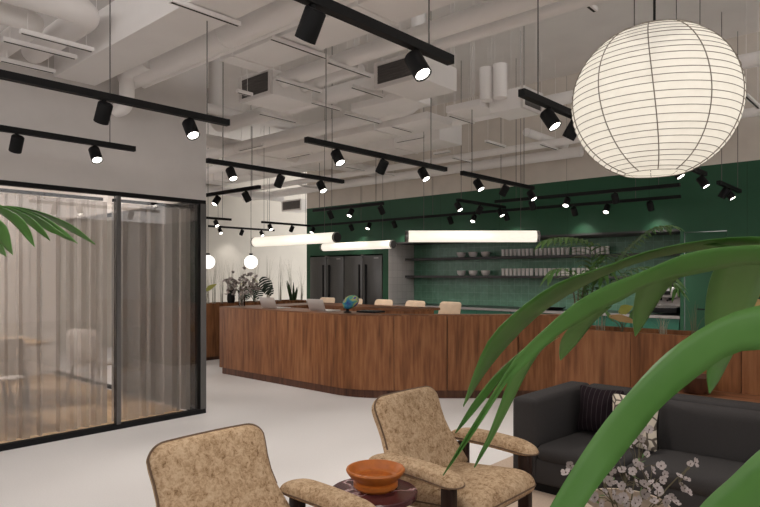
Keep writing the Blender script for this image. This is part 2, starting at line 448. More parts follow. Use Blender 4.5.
hd = B().tube([(9.315,2.47,1.03),(9.25,2.47,1.03)], .011).tube([(9.255,2.48,1.03),(9.255,2.33,1.03)], .01).obj('door_handle', 'black', d)

# ---- glazed meeting room front
b = B().span(-3, 3.73, 5.92, 5.99, 2.27, 2.31).span(-3, 3.73, 5.92, 5.99, 0, .05)
wf = struct('window_1', b, M['blackmetal'])
def post(x0, x1, dp):
    o = B().span(x0, x1, 5.925, 5.92+dp, .05, 2.27).obj('mullion', 'blackmetal', wf)
    B().span(x0, x1, 5.915, 5.926, .05, 2.27).obj('mullion_cap', 'greyframe', o)
post(2.745, 2.785, .06); post(3.665, 3.73, .115)
post(.9, .94, .06); post(-1.0, -.96, .06)
for x0, x1 in ((-.96, .9), (.94, 2.745), (2.785, 3.665)):
    B().span(x0, x1, 5.95, 5.958, .05, 2.27).obj('glass_pane', 'glass', wf)
B().span(3.68, 3.688, 6.04, 8.0, .05, 2.27).obj('glass_pane', 'glass', wf)
B().span(3.66, 3.70, 6.04, 10.0, .005, .05).span(3.66, 3.70, 6.04, 10.0, 2.27, 2.31).span(3.66, 3.70, 7.98, 8.03, .05, 2.27).obj('end_frame', 'blackmetal', wf)
# ---- sheer curtains just behind the glass
def curtain(x0, x1, label, seed):
    rnd = random.Random(seed); rows = []
    xs = []; x = x0
    pts = []
    s = 1
    while x < x1:
        w = rnd.choice((.05,.07,.12,.18,.24)); 
        pts.append((x, 6.13+s*rnd.uniform(.015,.045))); x += w*.5
        pts.append((x, 6.13+s*rnd.uniform(.02,.05))); x += rnd.uniform(.006,.03); s = -s
    pts.append((x1, 6.13))
    b = B(); b.rows([[(x, y, z) for x, y in pts] for z in (.03, .8, 1.5, 2.225)])
    t = thing('sheer_curtain', label, 'curtain', ((x0+x1)/2, 6.13, 0))
    wobj(b, 'curtain_fabric', 'sheer', t, smooth=False)
    wobj(B().span(x0, x1, 6.115, 6.145, 2.232, 2.262), 'curtain_rail', 'blackmetal', t)
curtain(-.9, 2.70, 'wide sheer grey pleated curtain behind the big glass pane at far left', 3)
curtain(2.80, 3.63, 'narrow sheer grey pleated curtain behind the glass pane beside the corner post', 5)
# ---- meeting room furniture seen dimly through the glass
t = thing('meeting_table', 'meeting table seen dimly through the sheer curtain', 'table', (1.9, 8.0, 0))
wobj(B().span(.4, 2.7, 7.5, 8.5, .71, .745, bevel=.01), 'table_top', 'oakfloor', t)
for x in (.65, 2.45):
    for y in (7.6, 8.4):
        wobj(B().tube([(x,y,.71),(x+(x-1.55)*.08,y,0.008)], .02, 8), 'leg', 'black', t)
def mchair(x, y, rz, label):
    t = thing('meeting_chair', label, 'chair', (x, y, 0), rz, 'meeting chairs behind the curtain')
    B().pillow(rrect(.46,.44,.08), .05, lambda u, v, h: (u, v, .45+h)).obj('seat', 'wall', t)
    B().pillow(rrect(.44,.38,.09), .04, lambda u, v, h: (u, .22+.02*v-h, .68+v)).obj('backrest', 'wall', t)
    for sx in (-1, 1):
        for sy in (-1, 1):
            B().tube([(sx*.17,sy*.16,.44),(sx*.24,sy*.25,.007)], .011, 8).obj('leg', 'black', t)
mchair(1.35, 7.15, PI, 'pale thin-legged meeting chair behind the curtain nearest the left picture edge')
mchair(2.05, 7.12, PI, 'pale thin-legged meeting chair behind the curtain just left of the glass post')
mchair(3.22, 7.5, PI/2+.5, 'pale thin-legged meeting chair behind the curtain near the corner post')
t = thing('added_ceiling_lamp', 'added round flat lamp, out of view, brightening the curtained meeting room', 'lamp', (1.6, 7.9, 2.62))  # added lamp, out of view, to brighten the dark room behind the curtain
wobj(B().lathe([(0,-.05),(.3,-.05),(.3,0),(0,0)], (1.6,7.9,2.62)), 'added_lamp_body', 'white', t)
wobj(B().lathe([(0,-.054),(.28,-.054),(.28,-.05),(0,-.05)], (1.6,7.9,2.62)), 'added_lamp_glow', 'globe', t)

# ================================================================== WALNUT BAR
def bar_path():
    a = Vector((5.36, 8.14)); c = Vector((5.36, 5.273)); dr = Vector((.670, -.742))
    Rr = .95; t = Rr*math.tan(R(21.05))
    pts = [a, c+Vector((0, t))]
    p0 = c+Vector((0, t)); cen = p0+Vector((Rr, 0))
    for k in range(1, 13):
        an = PI + R(42.1)*k/12
        pts.append(cen+Vector((Rr*math.cos(an), Rr*math.sin(an))))
    end = Vector((7.51*.742+.670*2.40, 7.51*.670-.742*2.40)); pts.append(end)
    return pts
PATH = bar_path()
def plen(): 
    L = [0]
    for a, b_ in zip(PATH, PATH[1:]): L.append(L[-1]+(b_-a).length)
    return L
PL = plen()
def at_s(s):
    s = max(0, min(PL[-1], s))
    for i in range(len(PL)-1):
        if s <= PL[i+1]+1e-9:
            t = (s-PL[i])/(PL[i+1]-PL[i]); p = PATH[i].lerp(PATH[i+1], t); d = (PATH[i+1]-PATH[i]).normalized()
            return p, Vector((-d.y, d.x))       # point, inward normal
def slab(s0, s1, o0, o1, z0, z1, b=None):
    b = b or B()
    ss = sorted({s0, s1} | {s for s in PL if s0 < s < s1})
    f = lambda v, s: v(s) if callable(v) else v
    lo = []; 
    secs = []
    for s in ss:
        p, n = at_s(s); A = p+n*f(o0, s); C = p+n*f(o1, s)
        secs.append([b.bm.verts.new((A.x,A.y,z0)), b.bm.verts.new((C.x,C.y,z0)), b.bm.verts.new((C.x,C.y,z1)), b.bm.verts.new((A.x,A.y,z1))])
    for q, r in zip(secs, secs[1:]):
        for k in range(4): b.bm.faces.new((q[k], q[(k+1)%4], r[(k+1)%4], r[k]))
    b.bm.faces.new(secs[0][::-1]); b.bm.faces.new(secs[-1])
    return b
sC = PL[1]                                       # arc starts
sD = PL[-2]                                      # diagonal starts
sdiag = lambda lat: PL[-1]-(2.40-lat)            # distance along path for a lateral offset on the diagonal
tb = thing('bar_counter', 'long curved walnut bar counter standing in the middle of the floor', 'counter', (5.4, 7.0, 0))
cuts = [0, .80, 1.60, sC-.10, sD+.12, sdiag(.812), sdiag(1.673), PL[-1]]
for i, (s0, s1) in enumerate(zip(cuts, cuts[1:])):
    g = .0015 if i < 4 else .006
    wobj(slab(s0+(g if i else 0), s1-g, 0, .03, .10, 1.0), 'front_panel', 'walnut', tb)
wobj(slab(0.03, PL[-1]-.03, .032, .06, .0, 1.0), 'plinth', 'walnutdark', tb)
def depth(s):
    k = min(1, max(0, (s-sC+.2)/(sD-sC+.3))); return .60-.50*k
wobj(slab(0, PL[-1], 0, depth, 1.0, 1.02), 'counter_top', 'walnuttop', tb)
wobj(slab(0.0, sC-.3, .5, .53, .0, 1.0), 'inner_panel', 'walnut', tb)
wobj(B().span(5.36, 5.88, 8.115, 8.14, .10, 1.0), 'end_panel', 'walnut', tb)
tb = thing('bar_table', 'straight walnut bar behind the curved counter where the stools stand', 'counter', (7.05, 6.8, 0))
wobj(B().span(6.75, 7.35, 5.45, 8.14, .985, 1.02).span(5.97, 6.75, 7.54, 8.14, .985, 1.02), 'counter_top', 'walnuttop', tb)
for y0 in (5.47, 6.35, 7.23):
    wobj(B().span(6.77, 6.80, y0, min(8.12, y0+.876), .1, .985), 'front_panel', 'walnut', tb)
wobj(B().span(6.77, 7.2, 5.45, 5.48, 0.0, .985), 'end_panel', 'walnut', tb)
wobj(B().span(5.98, 6.75, 7.56, 7.59, 0.0, .985), 'return_panel', 'walnut', tb)
wobj(B().span(6.83, 7.15, 5.5, 8.1, 0, .1), 'plinth', 'walnutdark', tb)

# bar stools
def stool_proto():
    t = thing('bar_stool', '', 'stool', (7.72, 8.36, 0), 0, 'pale bar stools behind the bar')
    o = rrect(.41, .36, .055)
    B().pillow(o, .03, lambda u, v, h: (.10+.05*(v/.18)-h+.9*u*u*-.35, u, .905+v), n=12).obj('backrest', 'stool', t)
    B().pillow(rrect(.40,.40,.07), .035, lambda u, v, h: (-.08+v, u, .735+h), n=12).obj('seat', 'stool', t)
    for sx in (-1, 1):
        for sy in (-1, 1):
            B().tube([(-.08+sx*.13, sy*.13, .725),(-.08+sx*.19, sy*.20, 0)], .012, 8).obj('leg', 'black', t)
    B().tube([(-.245,-.175,.28),(-.245,.175,.28),(.085,.175,.28),(.085,-.175,.28),(-.245,-.175,.28)], .009, 8).obj('foot_ring', 'black', t)
    return t
sp = stool_proto()
slab_l = ['pale bar stool farthest left, behind the left silver laptop and in front of the fridges',
          'pale bar stool mostly hidden behind the multicoloured lamp shade',
          'pale bar stool standing before the right-hand fridge edge, third along the bar',
          'pale bar stool in front of the light tiled panel, fourth along the bar',
          'pale bar stool nearest the camera, at the right end of the bar']
for i, y in enumerate((8.40, 7.70, 7.00, 6.315, 5.62)):
    s = sp if i == 0 else copy_tree(sp)
    s.location = (7.72, y, 0); s['label'] = slab_l[i]

# things on the bar
def laptop(loc, rz, label):
    t = thing('laptop', label, 'laptop', loc, rz, 'laptops on the bar')
    B().box((.13,0,.008),(.23,.325,.014), bevel=.004).obj('laptop_base', 'silver', t)
    B().box((-.045,0,.085),(.007,.325,.165), rot=Matrix.Rotation(R(-20),3,'Y'), bevel=.003).obj('laptop_lid', 'silver', t)
    return t
laptop((5.52,7.10,1.02), .05, 'open silver laptop with its back to us, nearer the flower vase on the bar')
laptop((5.54,6.10,1.02), -.02, 'open silver laptop with its back to us, beside the multicoloured lamp')
t = thing('table_lamp', 'small black lamp with a rounded blue and green marbled shade on the bar', 'lamp', (5.60,5.62,1.02))
B().lathe([(0,0),(.05,0),(.05,.012),(.02,.02),(.016,.08),(0,.08)]).obj('lamp_base', 'black', t)
B().pillow([(.115*math.cos(2*PI*k/28)*(1 if math.cos(2*PI*k/28)<0 else 1.15), .085*math.sin(2*PI*k/28)+.03*math.cos(2*PI*k/28)) for k in range(28)], .12,
           lambda u, v, h: (h*.8+u*.3, -u*.75-.05, .135+v)).obj('lamp_shade', 'iris', t)
t = thing('tablet', 'black tablet lying flat on the bar beside the multicoloured lamp', 'tablet', (5.80,5.40,1.02), .1)
B().box((0,0,.012),(.22,.30,.022), bevel=.005).obj('tablet_body', 'black', t)
B().box((0,0,.0235),(.20,.28,.002)).obj('tablet_screen', 'worktop', t)

# ================================================================== PLANTER BOXES
t = thing('planter_box', 'long low walnut planter box before the cream wall, holding grasses and monstera', 'planter', (6.8, 9.7, 0))
for x0, x1 in ((4.9,6.1),(6.1,7.2),(7.2,8.3)):
    wobj(B().span(x0+.002, x1-.002, 9.5, 9.525, .06, .995), 'front_panel', 'walnut', t)
wobj(B().span(4.9, 8.3, 9.925, 9.95, .06, .995).span(4.9,4.925,9.525,9.925,.06,.995).span(8.275,8.3,9.525,9.925,.06,.995), 'side_panel', 'walnut', t)
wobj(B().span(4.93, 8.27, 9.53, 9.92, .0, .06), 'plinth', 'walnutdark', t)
wobj(B().span(4.93, 8.27, 9.53, 9.92, .88, .95), 'soil', 'soil', t)
t = thing('planter_box', 'tall walnut planter box behind the charcoal sofa, holding the small palm', 'planter', (5.5, 1.6, 0))
for y0, y1 in ((1.92,2.60),(1.10,1.92),(.28,1.10),(-.5,.28)):
    wobj(B().span(5.25, 5.28, y0+.002, y1-.002, .06, 1.02), 'front_panel', 'walnut', t)
wobj(B().span(5.72, 5.75, -.5, 2.6, .06, 1.02).span(5.28, 5.72, 2.57, 2.6, .06, 1.02).span(5.28, 5.72, -.5, -.47, .06, 1.02), 'side_panel', 'walnut', t)
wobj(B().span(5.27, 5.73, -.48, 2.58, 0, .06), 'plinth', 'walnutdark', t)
wobj(B().span(5.283, 5.717, -.467, 2.567, .86, .955), 'soil', 'soil', t)
t = thing('wall_ledge', 'walnut ledge running between the sofa back and the planter box', 'shelf', (5.0, 1.0, 0))
wobj(B().span(4.80, 5.245, -.5, 1.62, .585, .615), 'ledge_top', 'walnuttop', t)
wobj(B().span(4.82, 4.85, -.5, 1.62, 0, .585), 'front_panel', 'walnut', t)

# ================================================================== KITCHEN WALL
def fridge(y0, y1, label):
    yc = (y0+y1)/2
    t = thing('fridge', label, 'fridge', (9.7, yc, 0), 0, 'two black double-door fridges')
    wobj(B().span(9.36, 10.1, y0, y1, .02, 1.905), 'cabinet_body', 'black', t)
    for a, b_ in ((y0, yc-.003), (yc+.003, y1)):
        d = wobj(B().span(9.29, 9.355, a+.003, b_-.003, .04, 1.90, bevel=.006), 'door', 'fridge', t)
        yh = b_-.09 if b_ < yc else a+.09
        h = B().span(9.272, 9.288, yh-.02, yh+.02, .75, 1.72); wobj(h, 'handle', 'black', t)
    wobj(B().span(9.287, 9.29, y0+.10, y0+.22, 1.84, 1.855), 'badge', 'steel', t)
    wobj(B().span(9.27, 9.36, yc-.03, yc+.03, 1.905, 1.92), 'hinge_cover', 'steel', t)
fridge(9.44, 10.52, 'black double-door fridge on the left, next to the cream wall')
fridge(8.34, 9.42, 'black double-door fridge on the right, next to the pale tiled panel')
for k in range(8):
    y0 = 2.73+k*.678
    t = thing('base_cabinet', 'dark green base cabinet under the kitchen worktop, %s from the right' % ORD[k], 'cabinet', (9.7, y0+.338, 0), 0, 'green base cabinets')
    wobj(B().span(9.36, 10.09, y0, y0+.674, .0, .88), 'cabinet_body', 'greencab', t)
    wobj(B().span(9.335, 9.36, y0+.004, y0+.67, .1, .875), 'door', 'greencab', t)
t = thing('worktop', 'long black kitchen worktop with a grey front edge under the tiled wall', 'worktop', (9.7, 5.4, .88))
wobj(B().span(9.31, 10.095, 2.715, 8.16, .88, .92), 'worktop_slab', 'worktop', t)
wobj(B().span(9.30, 9.31, 2.715, 8.16, .88, .921), 'front_edge', 'worktopedge', t)
for z, w in ((1.84, 'upper'), (1.49, 'lower')):
    t = thing('wall_shelf', 'long dark grey %s shelf on the green tiles, carrying bowls and tumblers' % w, 'shelf', (9.95, 5.4, z-.045))
    wobj(B().span(9.80, 10.095, 2.715, 8.16, z-.045, z), 'shelf_board', 'shelf', t)
    for k, y in enumerate((6.87, 6.60, 6.32)):
        bw = B().lathe([(0,.0),(.045,.0),(.075,.03),(.088,.095),(.082,.095),(.07,.035),(.04,.012),(0,.012)], (0,0,0), 24).obj('bowl', 'white')
        bw.location = (9.95, y, z)
        tag(bw, '%s of the three white bowls on the %s kitchen shelf' % (('left','middle','right')[k], w), 'bowl', 'white bowls on the shelves')
    for g, y0 in enumerate((5.944, 5.27, 4.58)):
        for k in range(8):
            c = B().lathe([(0,0),(.029,0),(.033,.128),(.030,.128),(.026,.006),(0,.006)], (0,0,0), 16).obj('tumbler', 'white')
            c.location = (9.95, y0-.082*k, z)
            tag(c, 'white tumbler on the %s shelf, %s from the left in the %s group of eight' % (w, ORD[k], ('left','middle','right')[g]), 'cup', 'white tumblers on the shelves')
t = thing('kitchen_tap', 'black tall tap standing on the kitchen worktop', 'tap', (9.9, 5.04, .92))
B().tube([(0,0,0),(0,0,.18)], .014).obj('tap_stem', 'black', t)
B().tube([(0,0,.17),(0,.05,.175),(0,.10,.16)], .011).obj('tap_spout', 'black', t)
t = thing('tray', 'shallow black tray with handles on the kitchen worktop beside the tap', 'tray', (9.6,4.75,.92))
B().lathe([(0,.0),(.12,.0),(.15,.04),(.14,.04),(.115,.01),(0,.01)]).obj('tray_dish', 'black', t)
for s in (-1,1): B().tube([(0,s*.14,.035),(0,s*.19,.055),(0,s*.15,.035)], .008).obj('handle', 'black', t)
# coffee machine
t = thing('coffee_machine', 'grey and black espresso machine at the right end of the worktop', 'coffee machine', (9.72, 3.02, .92))
B().span(-.2, .22, -.20, .20, .02, .10, bevel=.01).obj('drip_base', 'black', t)
B().span(.02, .22, -.20, .20, .10, .36, bevel=.012).obj('machine_body', 'steel', t)
B().span(-.16, .22, -.20, .20, .25, .40, bevel=.015).obj('brew_head', 'steel', t)
B().span(-.168, -.16, -.10, .04, .29, .345).obj('display', 'black', t)
for y in (-.09, .07):
    pf = B().lathe([(0,0),(.035,0),(.035,.04),(0,.04)], (-.10,y,.205)).obj('group_head', 'black', t)
    B().tube([(-.13,y,.22),(-.27,y,.21)], .014).obj('handle', 'black', pf)
B().span(-.19, .0, -.19, .19, .10, .108).obj('drip_grate', 'steel', t)
B().lathe([(0,.40),(.09,.40),(.11,.50),(.10,.50),(.08,.41),(0,.41)], (.05,.0,0)).obj('bean_hopper', 'vase', t)

# ================================================================== CEILING SERVICES
SOFFITS = []                                     # duct undersides that carry cables hung below them
def rod(x, y, z, t):
    wobj(B().tube([(x,y,z),(x,y,HC)], .0025, 6), 'hanger_rod', 'duct', t)
def cable_top(x, y):
    return min([HC]+[s[4] for s in SOFFITS if s[0] <= x <= s[1] and s[2] <= y <= s[3]])
def rectduct(x0, x1, y0, y1, z0, z1, label, flange=1.2):
    t = thing('air_duct', label, 'air duct', ((x0+x1)/2, (y0+y1)/2, z0))
    wobj(B().span(x0, x1, y0, y1, z0, z1, bevel=.008), 'duct_body', 'duct', t)
    along_y = (y1-y0) > (x1-x0)
    p = (y0 if along_y else x0)+flange*.7; e = (y1 if along_y else x1)
    while p < e-.1:
        b = B()
        if along_y: b.span(x0-.012, x1+.012, p-.012, p+.012, z0-.012, z1+.012)
        else: b.span(p-.012, p+.012, y0-.012, y1+.012, z0-.012, z1+.012)
        wobj(b, 'joint_flange', 'duct', t)
        p += flange
    for fx, fy in ((x0+.03, y0+.1), (x1-.03, y0+.1), (x0+.03, y1-.1), (x1-.03, y1-.1)):
        rod(fx, fy, z1, t)
    SOFFITS.append((x0-.02, x1+.02, y0-.02, y1+.02, z0))
    return t
def pipe(pts, r, label, elbow=.12, collars=True):
    """round pipe through the given corner points with swept elbows"""
    V = [Vector(p) for p in pts]; L = [V[0]]
    for a, c, e in zip(V, V[1:], V[2:]):
        u = (a-c).normalized(); w = (e-c).normalized(); k = elbow+r
        L += [c+u*k, *[ (c+u*k)*(1-t)**2 + c*2*t*(1-t) + (c+w*k)*t*t for t in (.2,.4,.6,.8)], c+w*k]
    L.append(V[-1])
    t = thing('ceiling_pipe', label, 'pipe', V[0])
    wobj(B().tube(L, r, 20), 'pipe_body', 'duct', t)
    if collars:
        for a, c in zip(V, V[1:]):
            d = (c-a); n = int(d.length/2)
            for i in range(1, n+1):
                p = a+d*(i/(n+1)); q = d.normalized()*.02; wobj(B().tube([p-q, p+q], r*1.05, 20), 'collar', 'duct', t)
            if abs(d.z) < .01 and d.length > .3:
                bx = [min(a.x,c.x)-r, max(a.x,c.x)+r, min(a.y,c.y)-r, max(a.y,c.y)+r]
                SOFFITS.append((*bx, a.z-r))
    return t
def strut(p, L, axis, label, rods=True):
    """slotted channel bar hung on two rods, slot facing down"""
    t = thing('strut_channel', label, 'pipe hanger', p, 0 if axis == 'X' else PI/2, 'white slotted hanger channels under the ceiling')
    B().span(0, L, -.024, .024, 0, .03).obj('channel', 'duct', t)
    B().span(.01, L-.01, -.009, .009, -.0015, .001).obj('slot', 'strutslot', t)
    for x in (.05, L-.05):
        wx, wy = (p[0]+x, p[1]) if axis == 'X' else (p[0], p[1]+x)
        B().tube([(x,0,.03),(x,0,max(.05, cable_top(wx, wy)-p[2]))], .0025, 6).obj('hanger_rod', 'duct', t)
def acunit(x, y0, y1, z0, z1, dep, label, stubs=False):
    t = thing('air_conditioner', label, 'air conditioner', (x+dep/2, (y0+y1)/2, z0))
    wobj(B().span(x+.02, x+dep, y0, y1, z0, z1, bevel=.01), 'unit_casing', 'duct', t)
    f = .028
    b = B().span(x, x+.03, y0-.01, y1+.01, z1-f, z1+.005).span(x, x+.03, y0-.01, y1+.01, z0-.005, z0+f)
    b.span(x, x+.03, y0-.01, y0+f, z0+f, z1-f).span(x, x+.03, y1-f, y1+.01, z0+f, z1-f)
    wobj(b, 'grille_frame', 'white', t)
    g = wobj(B().span(x+.012, x+.02, y0+f, y1-f, z0+f, z1-f), 'grille_back', 'cable', t)
    n = 7
    for k in range(n):
        z = z0+f+(z1-z0-2*f)*(k+.5)/n; wobj(B().box((x+.012, (y0+y1)/2, z), (.014, y1-y0-2*f, .003), rot=Matrix.Rotation(R(35),3,'Y')), 'grille_slat', 'cable', t)
    for fx in (x+.06, x+dep-.05):
        for fy in (y0+.04, y1-.04): rod(fx, fy, z1, t)
    SOFFITS.append((x-.02, x+dep+.02, y0-.02, y1+.02, z0))
    if stubs:
        for k, fx in enumerate((x+dep*.55, x+dep*.95)):
            wobj(B().tube([(fx,y1+.08,z0+.12),(fx,y1+.08,z1+.25)], .075, 18), 'duct_stub', 'duct', t)
    return t
WL = 5.925
rectduct(2.17, 2.54, -2.5, WL, 3.285, 3.62, 'wide flat white duct entering the wall above the glass room', 99)
pipe([(2.86,-2.5,3.43),(2.86,WL,3.43)], .112, 'thick round white pipe beside the wide flat duct')
pipe([(3.02,-2.5,3.40),(3.02,6.5,3.40)], .03, 'thin white conduit running along the thick round pipe')
rectduct(3.13, 3.56, -2.5, 4.75, 3.40, 3.62, 'flat white duct hanging in front of the left air conditioner', 1.5)
acunit(3.77, 4.86, 5.36, 3.28, 3.53, .55, 'white ceiling air conditioner with a dark grille above the left tracks')
acunit(4.32, 3.46, 3.97, 3.27, 3.50, .62, 'white ceiling air conditioner with a dark grille behind the middle spotlight')
ac = acunit(5.78, 3.21, 3.63, 3.25, 3.47, .42, 'white ceiling air conditioner with two round stubs near the paper lantern', True); ac.rotation_euler.z = PI/2
pipe([(3.93,-2.5,3.44),(3.93,4.85,3.44)], .075, 'white round pipe running into the left air conditioner')
pipe([(4.19,-2.5,3.43),(4.19,3.42,3.43)], .05, 'slim white pipe reaching the middle air conditioner')
pipe([(4.19,4.02,3.43),(4.19,4.85,3.43)], .05, 'short slim white pipe between the two air conditioners')
pipe([(4.68,4.10,3.47),(4.68,7.2,3.47),(4.68,7.2,HC)], .09, 'white round duct with an elbow behind the left air conditioner')
pipe([(5.56,11.5,3.44),(5.56,4.43,3.44),(5.56,4.43,HC)], .085, 'long white round pipe turning up in an elbow near the middle of the ceiling')
rectduct(4.88, 5.32, 4.06, 4.85, 3.32, 3.40, 'small flat white duct end right of the middle air conditioner')
rectduct(5.66, 6.08, 3.66, 4.12, 3.32, 3.40, 'small flat white duct end behind the right air conditioner')
rectduct(5.75, 6.25, 4.45, 8.6, 3.33, 3.42, 'long flat white duct over the curved bar')
pipe([(6.6,-1.0,3.5),(6.6,12.5,3.5)], .07, 'white round pipe above the stools')
pipe([(8.37,-2.5,3.42),(8.37,12.5,3.42)], .055, 'long thin white pipe running along the green wall')
pipe([(8.95,4.0,3.36),(8.95,12.5,3.36)], .08, 'white pipe with a rounded end closest to the green wall')
rectduct(7.0, 7.55, 5.2, 12.3, 3.4, 3.7, 'wide flat white duct at the far side above the fridges')
pipe([(4.1,8.3,3.55),(9.2,8.3,3.55)], .10, 'white round pipe crossing the room before the fridges')
rectduct(4.2, 9.2, 9.7, 10.1, 3.78, 4.0, 'flat white duct crossing the room over the long planter')
pipe([(4.0,6.9,3.62),(8.2,6.9,3.62)], .06, 'thin white pipe crossing over the bar stools')
pipe([(4.3,11.4,3.3),(9.2,11.4,3.3)], .09, 'white round pipe along the cream wall')
acunit(9.6, 11.2, 11.9, 3.05, 3.3, .5, 'small far air conditioner beside the cream wall')
pipe([(8.0,4.4,3.55),(9.25,4.4,3.55)], .06, 'short white pipe reaching the beige wall above the shelves')
# cluster at the far left
pipe([(-2.5,4.72,3.46),(2.0,4.72,3.46),(2.0,WL,3.46)], .10, 'thick white pipe at top left bending in an elbow toward the wall', .06)
pipe([(-2.5,5.02,3.40),(1.72,5.02,3.40),(1.72,WL,3.40)], .085, 'white pipe at top left behind the thick elbowed pipe', .05)
pipe([(-2.5,5.3,3.38),(1.46,5.3,3.38),(1.46,WL,3.38)], .075, 'white pipe at top left nearest the picture edge')
pipe([(2.75,WL,3.10),(2.75,5.72,3.10),(2.75,5.72,3.43),(2.75,5.3,3.43)], .07, 'short white elbow pipe entering the wall above the second track', .04)

def S(p, q, lab, axis='X'):
    p = Vector(p); q = Vector(q); strut(p, (q-p).length, axis, 'white slotted hanger channel '+lab)
S((1.518,5.112,3.220), (2.041,5.133,3.220), 'under the pipe cluster at top left, middle one')
S((1.647,5.604,3.220), (2.056,5.671,3.220), 'under the pipe cluster at top left, lowest one')
S((1.552,4.850,3.220), (2.058,4.786,3.220), 'under the pipe cluster at top left, top one')
S((2.044,3.661,3.250), (2.572,3.674,3.250), 'under the wide flat duct at the top')
S((3.041,3.917,3.360), (3.646,3.921,3.360), 'under the flat duct before the left air conditioner')
S((3.672,3.937,3.340), (4.231,3.949,3.340), 'under the round pipes left of the middle air conditioner')
S((3.644,4.617,3.330), (4.224,4.616,3.330), 'under the round pipes beside the left air conditioner grille')
S((3.429,4.914,3.220), (3.596,4.924,3.220), 'short one below the left air conditioner grille')
S((4.296,4.264,3.330), (4.766,4.279,3.330), 'directly below the middle air conditioner')
S((4.369,5.043,3.360), (4.909,5.047,3.360), 'below the pair of pipes, above the third track')
S((4.923,4.997,3.320), (5.524,5.024,3.320), 'under the small flat duct end in the middle')
S((4.373,5.835,3.360), (4.927,5.854,3.360), 'under the round duct behind the left tracks')
S((5.751,4.998,3.320), (6.136,5.011,3.320), 'beside the elbow of the long round pipe')
S((5.727,4.122,3.300), (6.215,4.137,3.300), 'under the flat duct end at the picture centre')
S((7.342,4.658,3.340), (7.843,4.655,3.340), 'right of the centre cable, over the green wall')
S((7.993,4.182,3.340), (8.513,4.180,3.340), 'under the long thin pipe near the paper lantern')
S((7.814,5.568,3.300), (8.320,5.577,3.300), 'close above the track nearest the green wall')
S((4.205,1.898,3.450), (4.480,1.868,3.450), 'at the top edge left of the paper lantern')
S((7.240,1.485,3.340), (7.897,1.503,3.340), 'right of the paper lantern')
S((5.299,6.980,3.300), (5.260,7.539,3.300), 'running lengthwise over the third track', 'Y')
S((6.403,5.010,3.300), (6.395,5.485,3.300), 'running lengthwise below the elbowed pipe', 'Y')
S((6.150,6.940,3.300), (6.175,7.504,3.300), 'running lengthwise above the third track end', 'Y')
S((7.619,5.466,3.350), (7.561,5.760,3.350), 'running lengthwise over the far stools', 'Y')
S((7.270,7.355,3.300), (7.747,7.420,3.300), 'far one over the right fridge')
S((7.974,7.323,3.300), (8.504,7.390,3.300), 'far one left of the fourth track end')
S((7.984,9.334,3.250), (8.426,9.478,3.250), 'farthest one above the green corner')

# ================================================================== TRACK LIGHTS
ZT = 2.6
LIGHTS = []
def track(p, L, axis, spots, cables, label, z=ZT, mains=True):
    """black suspended bar; spots = (distance along, aim +1/-1)"""
    t = thing('track_light', label, 'track light', (p[0], p[1], z), 0 if axis == 'X' else PI/2, 'black suspended spotlight tracks')
    B().span(0, L, -.022, .022, -.022, .022).obj('track_bar', 'black', t)
    for x in cables:
        wx, wy = (p[0]+x, p[1]) if axis == 'X' else (p[0], p[1]+x)
        B().tube([(x,0,.02),(x,0,cable_top(wx, wy)-z)], .004, 6).obj('suspension_cable', 'cable', t)
    for x, s in spots:
        tilt = 33
        o = B().tube([(0,0,.0),(0,0,-.035)], .014, 10).obj('spotlight', 'black', t)
        o.location = (x, 0, -.022)
        q = Matrix.Rotation(R(tilt)*s, 4, 'X')
        b = B().lathe([(0,.045),(.039,.045),(.0445,.038),(.0445,-.080),(.039,-.080),(.037,-.070),(0,-.070)], (0,0,0), 24)
        bmesh.ops.transform(b.bm, matrix=Matrix.Translation((0,0,-.062)) @ q, verts=b.bm.verts)
        b.obj('lamp_housing', 'black', o)
        b = B().lathe([(0,-.0745),(.036,-.0745),(.036,-.071),(0,-.071)], (0,0,0), 20)
        bmesh.ops.transform(b.bm, matrix=Matrix.Translation((0,0,-.062)) @ q, verts=b.bm.verts)
        b.obj('lens', 'lens', o)
        wm = Matrix.Translation((p[0],p[1],z)) @ Matrix.Rotation(0 if axis == 'X' else PI/2, 4, 'Z') @ Matrix.Translation((x,0,-.084)) @ q
        LIGHTS.append(wm)

    return t
def TX(Y, x0, x1, px, cables, label, z=ZT):
    """track along X: px = list of (world x of each head, aim)"""
    track((x0, Y), x1-x0, 'X', [(x-x0, s) for x, s in px], [c-x0 for c in cables], label, z)
def TY(X, y0, y1, heads, cables, label, z=ZT):
    track((X, y0), y1-y0, 'Y', [(y-y0, s) for y, s in heads], [c-y0 for c in cables], label, z)
U, D = 1, -1        # aim: D toward the room's near side (lens seen), U away
TX(1.86, .55, 2.60, [((1.664,1.860,2.522)[0]-.01, U), ((2.316,1.860,2.577)[0], D), (.95, D)], [(2.417,1.860,2.604)[0], .8], 'black ceiling track running to the top edge of the picture, nearest of all tracks')
TX(1.87, 3.34, 5.40, [((3.695,1.870,2.564)[0], D), ((4.063,1.870,2.478)[0], U), (4.9, D)], [(3.548,1.870,2.911)[0], 5.2], 'black ceiling track ducking behind the big paper lantern')
TX(1.90, 6.15, 7.40, [(6.4, D), (7.28, D)], [6.4, 7.2], 'black ceiling track just right of the paper lantern bottom, one lamp in view')
TX(1.95, 8.15, 9.22, [((8.649,1.950,2.610)[0], D), ((9.681,1.950,2.596)[0], D), (8.45, U)], [8.3, 9.1], 'black ceiling track at far right in front of the green wall')
TX(3.82, .54, 2.59, [((1.692,3.820,2.578)[0], U), ((2.282,3.820,2.585)[0], D)], [(1.729,3.820,2.617)[0], (2.415,3.820,2.624)[0]-.0], 'black ceiling track at upper left over the glass room, higher of the two there')
